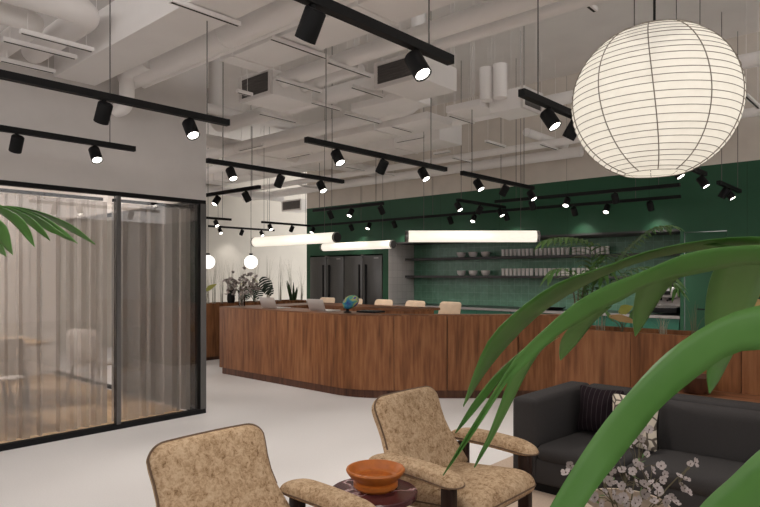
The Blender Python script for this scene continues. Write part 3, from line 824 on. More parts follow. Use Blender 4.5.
TX(3.82, 3.33, 5.25, [((3.680,3.820,2.602)[0], D), ((4.269,3.820,2.591)[0], U), ((4.867,3.820,2.586)[0], D)], [(3.552,3.820,2.616)[0], (4.997,3.820,2.664)[0]], 'black ceiling track with three lamps at the centre of the picture')
TX(3.82, 5.54, 7.12, [((5.857,3.820,2.582)[0], D), ((6.436,3.820,2.589)[0], U), ((7.064,3.820,2.596)[0], D)], [(5.738,3.820,2.656)[0], (6.887,3.820,2.676)[0]], 'black ceiling track right of centre, ending above the green wall')
TX(5.22, .5, 2.58, [((1.649,5.220,2.567)[0], U), ((2.237,5.220,2.574)[0], D)], [(2.362,5.220,2.585)[0], .8], 'black ceiling track at left directly above the glass room, lower of the two there')
TX(5.22, 3.30, 5.13, [((3.571,5.220,2.562)[0], D), ((4.187,5.220,2.577)[0], U), ((4.776,5.220,2.580)[0], D)], [(3.479,5.220,2.629)[0], 4.95], 'black ceiling track with three lamps starting at the wall corner')
TX(5.25, 7.50, 8.84, [((7.519,5.250,2.572)[0], D), ((8.106,5.250,2.577)[0], U), ((8.690,5.250,2.578)[0], D)], [7.6, 8.72], 'black ceiling track crossing the green wall above the long tube light')
TY(4.73, 6.30, 8.3, [((4.730,7.240,2.620)[1], U), ((4.730,6.584,2.600)[1], D)], [(4.730,6.457,2.601)[1], 7.9], 'black ceiling track running away from us, just right of the wall corner')
TX(10.45, 5.6, 7.15, [((6.805,10.450,2.590)[0], D)], [6.0, 6.95], 'black far ceiling track above the left globe lamp, upper one')
TX(12.2, 7.75, 9.6, [((8.050,12.200,2.597)[0], D), ((8.651,12.200,2.584)[0], U), ((9.217,12.200,2.591)[0], D)], [8.0, 9.4], 'black far ceiling track with three lamps, lowest one by the cream wall')
TX(10.45, 7.9, 9.28, [((8.115,10.450,2.593)[0], D), ((8.711,10.450,2.587)[0], U)], [8.1, 9.1], 'black far ceiling track ending at the left edge of the green wall')
TY(7.1, 6.35, 7.95, [((7.100,7.538,2.600)[1], D), ((7.100,7.046,2.597)[1], U), ((7.100,6.395,2.595)[1], D)], [6.5, 7.8], 'black ceiling track running lengthwise in front of the fridges, upper one')
TY(8.06, 2.35, 4.95, [((8.060,4.342,2.576)[1], D), ((8.060,3.811,2.575)[1], U), ((8.060,3.147,2.584)[1], D)], [2.6, 4.6], 'black ceiling track running lengthwise above the shelves, upper one')
TY(8.95, 2.60, 10.1, [((8.950,10.036,2.557)[1], U), ((8.950,8.882,2.598)[1], D), ((8.950,8.380,2.608)[1], U), ((8.950,7.727,2.607)[1], D), ((8.950,6.420,2.578)[1], D),
   ((8.950,5.918,2.562)[1], U), ((8.950,5.294,2.553)[1], D), ((8.950,4.119,2.547)[1], D), ((8.950,3.612,2.539)[1], U), ((8.950,3.003,2.534)[1], D)], [3.2, 5.0, 6.8, 8.6], 'long thin black ceiling track running close along the whole green wall', 2.563)

# ================================================================== PENDANTS
def tube_lamp(p, q, r, label):
    p = Vector(p); q = Vector(q); d = (q-p); L = d.length; rz = math.atan2(d.y, d.x)
    t = thing('tube_pendant', label, 'pendant lamp', p, rz, 'glowing tube lamps over the bar')
    B().tube([(.0,0,0),(L,0,0)], r, 24).obj('tube_diffuser', 'tube', t)
    for x, s in ((0,-1),(L,1)):
        c = B().tube([(x-s*.004,0,0),(x+s*.045,0,0)], r*.93, 24).obj('end_cap', 'strutslot', t)
        for k in (.012, .032): B().tube([(x+s*k-.004,0,0),(x+s*k+.004,0,0)], r*1.0, 24).obj('cap_ring', 'steel', c)
    for x in (L*.12, L*.88):
        w_ = p+d*(x/L); B().tube([(x,0,r),(x,0,cable_top(w_.x, w_.y)-p.z)], .003, 6).obj('suspension_cable', 'cable', t)
tube_lamp((5.72,7.72,2.0), (5.72,5.97,1.99), .071, 'glowing tube lamp hanging over the left end of the bar')
tube_lamp((7.62,8.25,2.0), (7.62,6.63,2.0), .068, 'glowing tube lamp farther back, hanging before the fridges')
tube_lamp((6.221,5.122,2.002), (7.332,3.893,2.002), .075, 'longest glowing tube lamp, hanging level in front of the tiled shelves')
for (p, lab) in (((6.499,8.900,1.726), 'white glowing globe lamp hanging above the flowers in the glass vase'), ((5.835,9.200,1.720), 'white glowing globe lamp half hidden by the glass room corner')):
    t = thing('globe_pendant', lab, 'pendant lamp', p, 0, 'globe lamps before the cream wall')
    B().lathe([(.116*math.sin(PI*k/16), .116*math.cos(PI*k/16)) for k in range(17)], (0,0,0), 28).obj('globe', 'globe', t)
    B().lathe([(0,.15),(.03,.15),(.03,.118),(0,.118)], (0,0,0), 16).obj('lamp_cap', 'black', t)
    B().tube([(0,0,.15),(0,0,cable_top(p[0], p[1])-p[2])], .004, 6).obj('suspension_cable', 'black', t)
# paper lantern
LC = (2.961,0.974,2.294); LR = .364; LZ = .350
t = thing('paper_lantern', 'big round white paper lantern hanging at upper right', 'pendant lamp', LC)
NR = 27
top, bot = R(20), R(159)
prof = []
for k in range(NR*4+1):
    a = top+(bot-top)*k/(NR*4)
    pinch = 1-.004*abs(math.sin(PI*k/4))
    prof.append((LR*math.sin(a)*pinch, LZ*math.cos(a)*pinch))
B().lathe(prof, (0,0,0), 72).obj('paper_shade', 'paper', t)
b = B()
for k in range(NR+1):
    a = top+(bot-top)*k/NR; r_ = LR*math.sin(a)*1.003; z_ = LZ*math.cos(a)*1.003
    b.tube([(r_*math.cos(2*PI*i/64), r_*math.sin(2*PI*i/64), z_+.002*math.sin(2*PI*i/64+k*1.7)) for i in range(65)], .0016, 5, False)
b.obj('wire_hoops', 'wire', t)
for k in range(10):
    an = 2*PI*k/10+.30
    B().tube([(LR*1.004*math.sin(top+(bot-top)*i/24)*math.cos(an+.25*(i/24-.5)), LR*1.004*math.sin(top+(bot-top)*i/24)*math.sin(an+.25*(i/24-.5)), LZ*1.002*math.cos(top+(bot-top)*i/24)) for i in range(25)], .0024, 5).obj('meridian_rib', 'wire', t)
b = B()
rr_ = LR*math.sin(top)
for an in (.3, .3+PI/2): b.tube([(-rr_*math.cos(an)*.0-.12*math.cos(an), -.12*math.sin(an), .27), (.12*math.cos(an), .12*math.sin(an), .27)], .005, 6)
b.tube([(0,0,.23),(0,0,.34)], .010, 8)
b.obj('inner_frame', 'black', t)
B().tube([(0,0,.30),(0,0,cable_top(LC[0], LC[1])-LC[2])], .006, 8).obj('suspension_cable', 'black', t)
B().lathe([(0,.10),(.035,.07),(.04,.02),(.03,-.02),(0,-.04)], (0,0,.12), 16).obj('bulb', 'white', t)

# ================================================================== LOUNGE AREA
t = struct('floor_rug', B().span(1.2, 4.76, -1.6, 2.61, 0.0, .012), M['rug'])
t['kind'] = ''; del t['kind']; t.name = 'rug'; tag(t, 'sand coloured rug under the charcoal sofa and armchairs', 'rug')

def lounge_chair(loc, rz, label):
    t = thing('lounge_chair', label, 'armchair', loc, rz, 'oatmeal lounge chairs')
    # backrest outline (u across, v up the slope)
    half = [(.285,.0),(.275,.06),(.258,.13),(.240,.20),(.232,.27),(.233,.34),(.238,.40)]
    r = .075; cx, cv = .240-r, .40
    for k in range(1, 8):
        a = R(90*k/7); half.append((cx+r*math.cos(a), cv+.02+r*math.sin(a)))
    half += [(.10,.497),(.04,.498)]
    half = [(u*1.17, v*1.03) for u, v in half]; out = [(-u, v) for u, v in half[::-1]]; out = half + out
    out += [(-.19,-.012),(-.09,-.015),(0,-.015),(.09,-.015),(.19,-.012)]
    def fb(u, v, h):
        n = Vector((0, -.90, .43)); y = .155+.40*v+.02*math.sin(v*5)-.05*(u/.25)**2*(.35 if v > 0 else 0)*.0
        z = .365+.865*v
        return Vector((u, y, z)) + n*(h-.25*u*u*.6*0)
    B().pillow(out, .115, fb, n=7).obj('backrest', 'boucle', t)
    B().tube([fb(u*1.002, v+.001, .012) for u, v in out[3:-8]], .0048, 6).obj('back_piping', 'piping', t)
    so = rrect(.60,.58,.09)
    def fs(u, v, h):
        y = -.065+v
        return Vector((u, y, .335-.10*y+h*(1.0 if h > 0 else .75)-.07*max(0, -y-.24)**1.0*1.0 + .012*math.sin(u*9)*0))
    B().pillow(so, .165, fs, n=6).obj('seat', 'boucle', t)
    B().tube([fs(u*1.0, v*1.0, 0.0) for u, v in so+so[:1]], .0045, 6).obj('seat_piping', 'piping', t)
    ao = rrect(.135,.58,.066)
    for s in (-1, 1):
        fa = lambda u, v, h: Vector((s*.365+u, -.005+v, .500+.025*v+h*(1.15 if h > 0 else .6)+.012*math.cos(v*5)))
        a = B().pillow(ao, .088, fa, n=4).obj('armrest', 'boucle', t)
        B().tube([fa(u, v, -.004) for u, v in ao+ao[:1]], .0042, 6).obj('arm_piping', 'piping', a)
        B().span(s*.365-.024, s*.365+.024, -.255, -.185, 0, .475, bevel=.008).obj('leg', 'legwood', t)
        B().span(s*.365-.024, s*.365+.024, .165, .235, 0, .475, bevel=.008).obj('leg', 'legwood', t)
        B().span(s*.365-.02, s*.365+.02, -.19, .17, .26, .31, bevel=.006).obj('side_rail', 'legwood', t)
    B().span(-.345, .345, -.24, -.20, .25, .30, bevel=.006).obj('front_rail', 'legwood', t)
    B().span(-.345, .345, .18, .22, .27, .32, bevel=.006).obj('back_rail', 'legwood', t)
    return t
lounge_chair((2.775,1.955,.012), 0, 'oatmeal boucle lounge chair in the middle, between the marble table and the sofa')
lounge_chair((1.475,1.97,.012), R(0), 'oatmeal boucle lounge chair at lower left, cut off by the picture bottom')

# marble side table + clay bowl
TC = (2.118,1.955,.012)
t = thing('side_table', 'round burgundy marble side table between the two lounge chairs', 'side table', TC)
B().lathe([(0,.458),(.198,.458),(.205,.463),(.205,.484),(.199,.488),(0,.488)], (0,0,0), 48).obj('table_top', 'marble', t, angle=30)
B().lathe([(0,0),(.13,0),(.13,.02),(.05,.03),(.045,.44),(.08,.458),(0,.458)], (0,0,0), 32).obj('pedestal', 'marble', t)
b = B().lathe([(0,0),(.092,0),(.104,.012),(.105,.030),(.094,.036),(.100,.042),(.124,.062),(.136,.078),(.139,.086),(.136,.093),(.129,.094),(.122,.086),(.106,.056),(.090,.050),(.087,.034),(.078,.030),(0,.029)], (0,0,0), 48)
o = b.obj('clay_bowl', 'clay'); o.location = (2.146,1.967,.501)
tag(o, 'glossy orange clay bowl with a stepped rim on the marble table', 'bowl')

# sofa ------------------------------------------------------------
t = thing('sofa', 'low charcoal wool sofa standing against the walnut ledge', 'sofa', (4.3, 1.0, .012))
def sw(b, n, m='sofa', **k): return wobj(b, n, m, t, **k)
y1 = 2.23; y0 = -.35
sw(B().span(3.86, 4.74, y0+.02, y1-.02, .075, .25, bevel=.02, seg=3), 'base')
sw(B().span(3.90, 4.70, y0+.06, y1-.06, .012, .078), 'plinth', 'black')
sw(B().span(3.84, 4.77, y1-.185, y1, .075, .648, bevel=.038, seg=5), 'armrest')
sw(B().span(3.84, 4.77, y0, y0+.185, .075, .648, bevel=.038, seg=5), 'armrest')
sw(B().span(4.55, 4.775, y0+.185, y1-.185, .24, .650, bevel=.036, seg=5), 'backrest')
for a, c in ((1.455, y1-.187), (y0+.187, 1.450)):
    sw(B().pillow(rrect(.735, c-a, .035, cx=4.20, cy=(a+c)/2), .125, lambda u, v, h: (u, v, .278-.04*(u-4.2)+h), n=14), 'seat_cushion')
sw(B().pillow(rrect(1.45+.35-.187-.01, .36, .05), .17, lambda u, v, h: (4.475+.10*v-h, (1.445+y0+.187)/2+u, .462+v*.985), n=10), 'back_cushion')
def cushion(name, label, m, loc, w, hgt, th, rz, lean):
    t = thing(name, label, 'cushion', loc, rz)
    def f(u, v, h):
        k = 1-.10*(1-abs(u)/(w/2))*(abs(v)/(hgt/2))**2-.0
        kv = 1-.10*(1-abs(v)/(hgt/2))*(abs(u)/(w/2))**2
        y, z = u*kv, v*k
        return Vector((h*math.cos(lean)+(z+hgt/2)*math.sin(lean), y, (z+hgt/2)*math.cos(lean)-h*math.sin(lean)))
    B().pillow(rrect(w, hgt, .02, 4, sub=8), th, f, n=2.2, q=.8).obj('cushion_body', m, t)
    return t
cushion('striped_cushion', 'dark cushion with fine pale stripes in the sofa corner', 'stripe', (4.405,1.845,.340), .345, .34, .12, R(-4), R(10))
cushion('patterned_cushion', 'cream patterned cushion beside the striped one, partly behind a palm leaf', 'pattern', (4.20,1.525,.340), .31, .36, .11, R(8), R(20))

# coffee table, vase and blossoms -----------------------------------
VC = (2.437,0.912,0.613)
t = thing('coffee_table', 'low round dark wood coffee table under the blossom vase', 'table', (VC[0]+.05, VC[1]-.1, .012))
B().lathe([(0,.335),(.42,.335),(.42,.365),(0,.365)], (0,0,0), 48).obj('table_top', 'legwood', t, angle=30)
for k in range(3):
    a = 2*PI*k/3; B().tube([(.26*math.cos(a),.26*math.sin(a),.335),(.32*math.cos(a),.32*math.sin(a),0)], .018, 10).obj('leg', 'legwood', t)
def m_vase():
    m, nt, N, L, b = mat('beige_stoneware_blue_glaze')
    mp = coords(nt); n = noise(nt, mp, 6, 3)
    r = ramp(nt, [(.0,(.48,.38,.29)), (.60,(.52,.42,.33)), (.64,(.30,.42,.56)), (1,(.34,.47,.62))]); L.new(n.outputs['Fac'], r.inputs[0])
    L.new(r.outputs[0], b.inputs['Base Color']); b.inputs['Roughness'].default_value = .5
    return m
zr = VC[2]-.377
o = B().lathe([(0,0),(.10,0),(.165,.05),(.185,.11),(.17,zr-.012),(.162,zr),(.150,zr),(.150,zr-.03),(.16,.11),(.1,.02),(0,.02)], (0,0,0), 40).obj('blossom_vase', m_vase())
o.location = (VC[0], VC[1], .377); tag(o, 'wide beige stoneware vase with pale blue glaze at the bottom edge', 'vase')
def blossom_mesh(seed, m, rad):
    rnd = random.Random(seed); b = B()
    for k in range(5):
        a = 2*PI*k/5+rnd.uniform(-.2,.2); w = rad*.62
        d = Vector((math.cos(a), math.sin(a), 0)); s = Vector((-d.y, d.x, 0)); up = Vector((0,0,1))
        cup = rnd.uniform(.15,.5)
        pts = [(0,0,0)]
        g = []
        for (tt, ww, zz) in ((.08,.12,0),(.4,.75,.12),(.75,1,.30),(1.0,.55,.5)):
            c = d*rad*tt+up*rad*zz*cup*2
            g.append([c-s*w*ww*.8+up*rad*.06, c-up*rad*.02, c+s*w*ww*.8+up*rad*.06])
        b.rows(g)
    return b.obj('blossom', m)
def spray(name, label, cat, base, targets, rnd, rad, mats, joints):
    """branching stems from the base to every target, a blossom on each"""
    t = thing(name, label, cat, base)
    base = Vector(base); mains = []
    for j in joints:
        j = Vector(j); mains.append(j)
    b = B()
    for j in mains: b.tube(bez((0,0,0), (j-base)*.3+Vector((0,0,.08)), (j-base)*.75+Vector((0,0,.05)), j-base, 8), [.0035-.0015*k/8 for k in range(9)], 6)
    for p in targets:
        p = Vector(p); j = min(mains, key=lambda q: (q-p).length)
        s = (j-base)*.82; e = p-base
        b.tube([s, s.lerp(e,.5)+Vector((0,0,.012)), e], [.0018,.0014,.0010], 5)
    b.obj('stems', 'stem', t)
    protos = [blossom_mesh(i, mats[i % len(mats)], 1) for i in range(4)]
    used = set()
    eye = B().lathe([(0,.30),(.14,.22),(.18,.08),(0,0)], (0,0,0), 8).obj('flower_centre', 'flowereye')
    for i, p in enumerate(targets):
        pr = protos[i % 4]
        o = pr.copy(); col.objects.link(o); o.parent = t
        sc = rad*rnd.uniform(.75,1.15); o.scale = (sc,)*3
        o.location = Vector(p)-base; o.rotation_euler = (rnd.uniform(.3,1.5), rnd.uniform(-.3,.3), R(-48)+rnd.uniform(-1.1,1.1))
        e = eye.copy(); col.objects.link(e); e.parent = o
    for pr in protos: bpy.data.objects.remove(pr)
    bpy.data.objects.remove(eye)
    # tiny leaves along the stems
    lb = B()
    for p in targets[::2]:
        p = Vector(p)-base; j = p*rnd.uniform(.6,.9)+Vector((rnd.uniform(-.03,.03), rnd.uniform(-.03,.03), rnd.uniform(-.04,0)))
        d = Vector((rnd.uniform(-1,1), rnd.uniform(-1,1), rnd.uniform(-.2,.6))).normalized()*.035; s = d.cross(Vector((0,0,1))).normalized()*.007
        lb.rows([[j-s*.1, j+s*.1], [j+d*.5-s, j+d*.5+s], [j+d-s*.1, j+d+s*.1]])
    lb.obj('leaves', 'kentia', t)
    return t
rnd = random.Random(11)
PXT = [
 (2.640,0.957,0.804),(2.664,0.929,0.812),(2.708,0.911,0.847),(2.631,0.892,0.763),(2.712,0.951,0.840),(2.515,0.946,0.790),(2.449,0.944,0.781),(2.546,0.911,0.743),(2.457,0.890,0.733),
 (2.380,0.945,0.745),(2.305,0.954,0.750),(2.234,0.958,0.717),(2.279,0.982,0.684),(2.278,0.910,0.734),(2.365,0.962,0.706),(2.296,0.890,0.723),(2.486,0.829,0.695),(2.416,0.832,0.706),
 (2.625,0.824,0.696),(2.749,0.761,0.722),(2.761,0.748,0.728),(2.671,0.772,0.649),(2.658,0.758,0.645),(2.508,0.804,0.655),(2.527,0.783,0.633),(2.560,0.777,0.631),(2.350,0.830,0.664),
 (2.314,0.870,0.674),(2.265,0.894,0.692),(2.222,0.941,0.681),(2.237,0.926,0.660),(2.322,0.831,0.660),(2.371,0.881,0.634),(2.417,1.128,0.716),(2.358,1.119,0.702),(2.410,0.793,0.651),
 (2.550,0.758,0.616),(2.467,0.850,0.650),(2.429,0.891,0.661),(2.427,0.924,0.677),(2.495,0.893,0.678),(2.472,0.918,0.701),(2.591,0.862,0.713),(2.554,0.873,0.699),(2.576,0.818,0.686),(2.259,0.871,0.679),
 (2.394,0.811,0.695),(2.459,0.799,0.689),(2.558,0.898,0.729),(2.465,0.971,0.751),(2.303,0.941,0.677),(2.707,0.763,0.666),(2.664,0.781,0.689),(2.416,0.757,0.657),(2.549,0.938,0.804),(2.636,0.841,0.723),(2.569,0.886,0.806),(2.390,0.964,0.750),(2.449,0.929,0.732),(2.645,0.742,0.638)]
spray('blossom_bouquet', 'bouquet of small white blossoms on thin twigs in front of the sofa', 'flowers', (VC[0], VC[1], .40), PXT, rnd, .018, ['petal','petaldust','petal','petal'],
      [(2.640,0.926,0.763), (2.313,0.960,0.727), (2.737,0.760,0.709), (2.457,0.920,0.732), (2.537,0.832,0.700), (2.284,0.903,0.694), (2.521,0.790,0.652), (2.393,1.110,0.699)])

# ================================================================== PLANTS
def strip(b, e1, mid, e2, n=22):
    """leaf blade from two edges and a midrib"""
    A, Mi, C = smoothline(e1, n), smoothline(mid, n), smoothline(e2, n)
    b.rows([[A[i], A[i].lerp(Mi[i], .5), Mi[i], Mi[i].lerp(C[i], .5), C[i]] for i in range(n+1)])
def blade(b, p0, d, L, w, droop, n=9, fold=.25, tipw=.04, base=.35, up=Vector((0,0,1))):
    """arching leaflet from p0 along d"""
    d = Vector(d).normalized(); s = d.cross(up)
    if s.length < .05: s = d.cross(Vector((1,0,0)))
    s.normalize(); rows = []
    for i in range(n+1):
        t = i/n; c = Vector(p0)+d*L*t - up*droop*L*t*t
        k = (base+(1-base)*min(1, t/.3)) if t < .3 else max(tipw, (1-((t-.3)/.7)**1.8))
        q = s*w*.5*k; rows.append([c-q+up*fold*w*.5*k, c, c+q+up*fold*w*.5*k])
    b.rows(rows)
def frond(t, pts, nl, L, w, name='frond', m='kentia', droop=.45, rachis=.006, sweep=.55):
    line = smoothline(pts, 30); b = B()
    for i in range(nl):
        f = .18+.80*i/nl; k = f*30; j = min(29, int(k)); p = line[j].lerp(line[j+1], k-j); tg = (line[j+1]-line[j]).normalized()
        side = tg.cross(Vector((0,0,1)));
        if side.length < .05: side = Vector((0,1,0))
        side.normalize(); upv = side.cross(tg).normalized()
        ll = L*(.45+.55*math.sin(PI*(.12+.80*(i/nl))))
        for sg in (-1, 1):
            blade(b, p, tg*sweep+side*sg*1.0+upv*.12, ll*random.uniform(.9,1.05), w, droop, 7, up=Vector((0,0,1)))
    o = b.obj(name, m, t)
    B().tube(line, [rachis*(1-.75*i/30) for i in range(31)], 7).obj('rachis', 'kentia', o)
    return o
def pot(t, r, h, m='walnutdark'):
    B().lathe([(0,0),(r*.78,0),(r*.95,h*.4),(r,h),(r*.9,h),(r*.88,h*.88),(0,h*.88)], (0,0,0), 32).obj('pot', m, t)
    B().lathe([(0,h*.86),(r*.87,h*.86),(r*.87,h*.9),(0,h*.9)], (0,0,0), 24).obj('soil', 'soil', t)

# ---- big palm at right, leaflets hanging into the picture close to the camera
PB = (.94, -.46, 0)
t = thing('palm_plant', 'large close palm whose broad green leaves sweep across the right of the picture', 'plant', PB)
pb = Vector(PB)
pot(t, .19, .34, 'legwood')
def rel(pts): return [Vector(p)-pb for p in pts]
def leaf(e1, mid, e2, n=24):
    b = B(); strip(b, rel(e1), rel(mid), rel(e2), n)
    return b.obj('leaflet', 'palm', t, solid=.0012)
# upper leaf A: thin lit band over a shaded lower half
leaf([(1.261,0.096,1.552),(1.176,0.220,1.563),(1.143,0.302,1.558),(1.111,0.381,1.540),(1.078,0.448,1.512),(1.047,0.512,1.486),(1.019,0.573,1.439),(0.990,0.619,1.383),(0.979,0.647,1.318),(0.965,0.662,1.255)],
     [(1.274,0.096,1.537),(1.188,0.222,1.553),(1.167,0.305,1.554),(1.135,0.384,1.536),(1.111,0.456,1.507),(1.080,0.520,1.476),(1.052,0.581,1.426),(1.021,0.630,1.367),(0.990,0.650,1.304),(0.965,0.662,1.255)],
     [(1.413,0.107,1.542),(1.338,0.250,1.554),(1.328,0.350,1.549),(1.320,0.433,1.535),(1.295,0.506,1.508),(1.265,0.569,1.472),(1.223,0.630,1.423),(1.181,0.677,1.365),(1.099,0.693,1.304),(0.970,0.665,1.252)])
# main leaf B ending in three fingers
leaf([(1.161,0.088,1.543),(1.071,0.200,1.545),(1.014,0.277,1.535),(0.972,0.338,1.505),(0.948,0.378,1.486),(0.934,0.407,1.469),(0.928,0.427,1.454),(0.922,0.449,1.435),(0.916,0.469,1.415),(0.905,0.495,1.387),(0.898,0.516,1.361),(0.883,0.547,1.305),(0.860,0.586,1.230),(0.843,0.619,1.164)],
     [(1.176,0.089,1.516),(1.085,0.203,1.530),(1.031,0.276,1.519),(0.988,0.337,1.495),(0.963,0.378,1.472),(0.950,0.404,1.457),(0.942,0.427,1.440),(0.933,0.450,1.422),(0.925,0.472,1.402),(0.913,0.499,1.371),(0.904,0.522,1.344),(0.895,0.544,1.309),(0.869,0.587,1.228),(0.848,0.623,1.161)],
     [(1.205,0.091,1.488),(1.109,0.207,1.516),(1.055,0.277,1.503),(1.008,0.338,1.484),(0.981,0.378,1.457),(0.968,0.402,1.444),(0.955,0.426,1.426),(0.942,0.450,1.410),(0.930,0.472,1.389),(0.915,0.500,1.356),(0.901,0.524,1.329),(0.900,0.536,1.314),(0.868,0.580,1.229),(0.843,0.619,1.163)], 34)
leaf([(0.950,0.515,1.383),(0.934,0.535,1.362),(0.911,0.564,1.326),(0.891,0.589,1.285),(0.879,0.605,1.252),(0.873,0.615,1.230)],
     [(0.961,0.518,1.379),(0.944,0.539,1.358),(0.921,0.566,1.318),(0.904,0.587,1.284),(0.889,0.605,1.252),(0.878,0.619,1.228)],
     [(0.981,0.525,1.374),(0.958,0.545,1.352),(0.931,0.568,1.310),(0.913,0.582,1.285),(0.892,0.600,1.253),(0.873,0.615,1.229)], 34)
leaf([(0.976,0.501,1.380),(0.953,0.527,1.351),(0.936,0.546,1.322),(0.924,0.558,1.279),(0.910,0.574,1.223),(0.901,0.584,1.195),(0.894,0.591,1.171)],
     [(1.001,0.500,1.386),(0.977,0.524,1.359),(0.959,0.542,1.326),(0.942,0.559,1.275),(0.924,0.578,1.219),(0.912,0.588,1.191),(0.903,0.597,1.168)],
     [(1.040,0.505,1.391),(1.011,0.525,1.367),(0.985,0.540,1.329),(0.958,0.558,1.272),(0.931,0.576,1.217),(0.911,0.584,1.190),(0.895,0.591,1.170)], 34)
# hanging dark leaflets
def hang(L_, Rt, tip, d, dd=.05):
    m = [((a[0]+b_[0])/2, (a[1]+b_[1])/2) for a, b_ in zip(L_, Rt)]
    return L_, m, Rt
leaf([(1.009,0.419,1.453),(1.020,0.467,1.419),(1.042,0.502,1.387),(1.076,0.524,1.357),(1.096,0.532,1.339)],
     [(1.036,0.420,1.444),(1.061,0.466,1.413),(1.081,0.503,1.377),(1.090,0.523,1.354),(1.096,0.532,1.339)],
     [(1.072,0.424,1.446),(1.100,0.468,1.414),(1.119,0.507,1.373),(1.105,0.522,1.351),(1.099,0.532,1.339)])
leaf([(1.023,0.359,1.495),(1.069,0.383,1.464),(1.117,0.404,1.434),(1.148,0.415,1.409),(1.170,0.420,1.387)],
     [(1.070,0.337,1.498),(1.122,0.370,1.467),(1.152,0.395,1.433),(1.164,0.412,1.406),(1.170,0.420,1.387)],
     [(1.116,0.316,1.508),(1.159,0.358,1.477),(1.184,0.390,1.439),(1.181,0.409,1.405),(1.173,0.420,1.386)])
leaf([(1.059,0.245,1.531),(1.101,0.273,1.500),(1.160,0.297,1.454),(1.215,0.311,1.401),(1.258,0.308,1.358)],
     [(1.110,0.218,1.536),(1.156,0.242,1.500),(1.215,0.266,1.453),(1.262,0.289,1.400),(1.266,0.307,1.358)],
     [(1.158,0.180,1.540),(1.208,0.214,1.500),(1.264,0.242,1.452),(1.290,0.273,1.395),(1.275,0.304,1.355)])
leaf([(1.090,0.270,1.380),(1.097,0.278,1.353),(1.096,0.279,1.334),(1.098,0.276,1.309)],
     [(1.125,0.261,1.378),(1.130,0.271,1.350),(1.113,0.274,1.329),(1.098,0.276,1.309)],
     [(1.161,0.251,1.379),(1.163,0.264,1.351),(1.142,0.272,1.325),(1.101,0.276,1.308)])
# broad leaf C in front
leaf([(1.009,0.076,1.483),(0.946,0.177,1.460),(0.927,0.212,1.446),(0.908,0.248,1.421),(0.898,0.289,1.383),(0.876,0.328,1.329),(0.859,0.362,1.276),(0.834,0.390,1.219),(0.810,0.416,1.159),(0.786,0.442,1.095)],
     [(1.005,0.076,1.445),(0.942,0.176,1.431),(0.926,0.209,1.421),(0.905,0.247,1.391),(0.890,0.285,1.351),(0.876,0.317,1.309),(0.858,0.348,1.258),(0.836,0.373,1.206),(0.813,0.401,1.151),(0.783,0.437,1.095)],
     [(1.009,0.076,1.410),(0.946,0.177,1.401),(0.930,0.209,1.393),(0.908,0.248,1.358),(0.889,0.284,1.318),(0.882,0.307,1.283),(0.863,0.335,1.237),(0.836,0.357,1.197),(0.812,0.384,1.145),(0.781,0.433,1.094)])
# leaf D at the lower right corner
leaf([(0.908,0.069,1.349),(0.873,0.122,1.324),(0.855,0.158,1.293),(0.841,0.188,1.255),(0.830,0.216,1.220),(0.813,0.249,1.164)],
     [(0.896,0.068,1.311),(0.861,0.121,1.291),(0.850,0.148,1.261),(0.839,0.175,1.225),(0.826,0.205,1.189),(0.811,0.244,1.142)],
     [(0.908,0.069,1.262),(0.881,0.113,1.244),(0.873,0.137,1.213),(0.863,0.163,1.179),(0.845,0.198,1.150),(0.820,0.241,1.121)])
B().tube(smoothline([(0,0,.30), (.0,.02,.8), (1.260,-0.022,1.530) and (Vector((1.240,-0.000,1.493))-pb), Vector((1.209,0.094,1.520))-pb, Vector((1.179,0.232,1.542))-pb, Vector((1.175,0.304,1.555))-pb], 24), [.011-.008*k/24 for k in range(25)], 8).obj('rachis', 'kentia', t)
B().tube(smoothline([(.02,-.02,.30), (.04,0,.7), Vector((1.096,-0.019,1.429))-pb, Vector((0.999,0.081,1.445))-pb], 20), [.011-.006*k/20 for k in range(21)], 8).obj('rachis', 'kentia', t)
B().tube(smoothline([(-.03,.0,.30), (-.01,.02,.6), Vector((0.978,-0.009,1.308))-pb, Vector((0.898,0.073,1.310))-pb], 20), [.010-.005*k/20 for k in range(21)], 8).obj('rachis', 'kentia', t)

# ---- palm at the far left, only a few leaflets reach in
PL_ = (0.075,1.781,1.500); PL_ = (PL_[0], PL_[1], 0)
t = thing('palm_plant', 'palm whose narrow leaf tips reach in at the left edge of the picture', 'plant', PL_); pb = Vector(PL_)
pot(t, .17, .32, 'legwood')
def leafp(L_):
    e1 = [p[0] for p in L_]; 
    leaf(*L_)
leaf([(0.332,1.497,1.627),(0.420,1.429,1.641),(0.458,1.402,1.638),(0.496,1.375,1.625),(0.535,1.346,1.601),(0.568,1.325,1.566)],
     [(0.335,1.509,1.622),(0.423,1.441,1.641),(0.462,1.413,1.635),(0.500,1.385,1.621),(0.540,1.357,1.595),(0.568,1.325,1.565)],
     [(0.338,1.521,1.615),(0.427,1.452,1.638),(0.469,1.435,1.633),(0.508,1.407,1.617),(0.542,1.369,1.589),(0.569,1.327,1.564)])
leaf([(0.324,1.461,1.628),(0.413,1.407,1.639),(0.447,1.385,1.634),(0.481,1.363,1.619),(0.512,1.343,1.593),(0.531,1.321,1.566)],
     [(0.330,1.485,1.624),(0.417,1.418,1.637),(0.450,1.396,1.631),(0.483,1.375,1.614),(0.509,1.346,1.587),(0.531,1.321,1.565)],
     [(0.332,1.497,1.619),(0.420,1.429,1.635),(0.457,1.418,1.627),(0.489,1.398,1.607),(0.510,1.359,1.581),(0.532,1.323,1.565)])
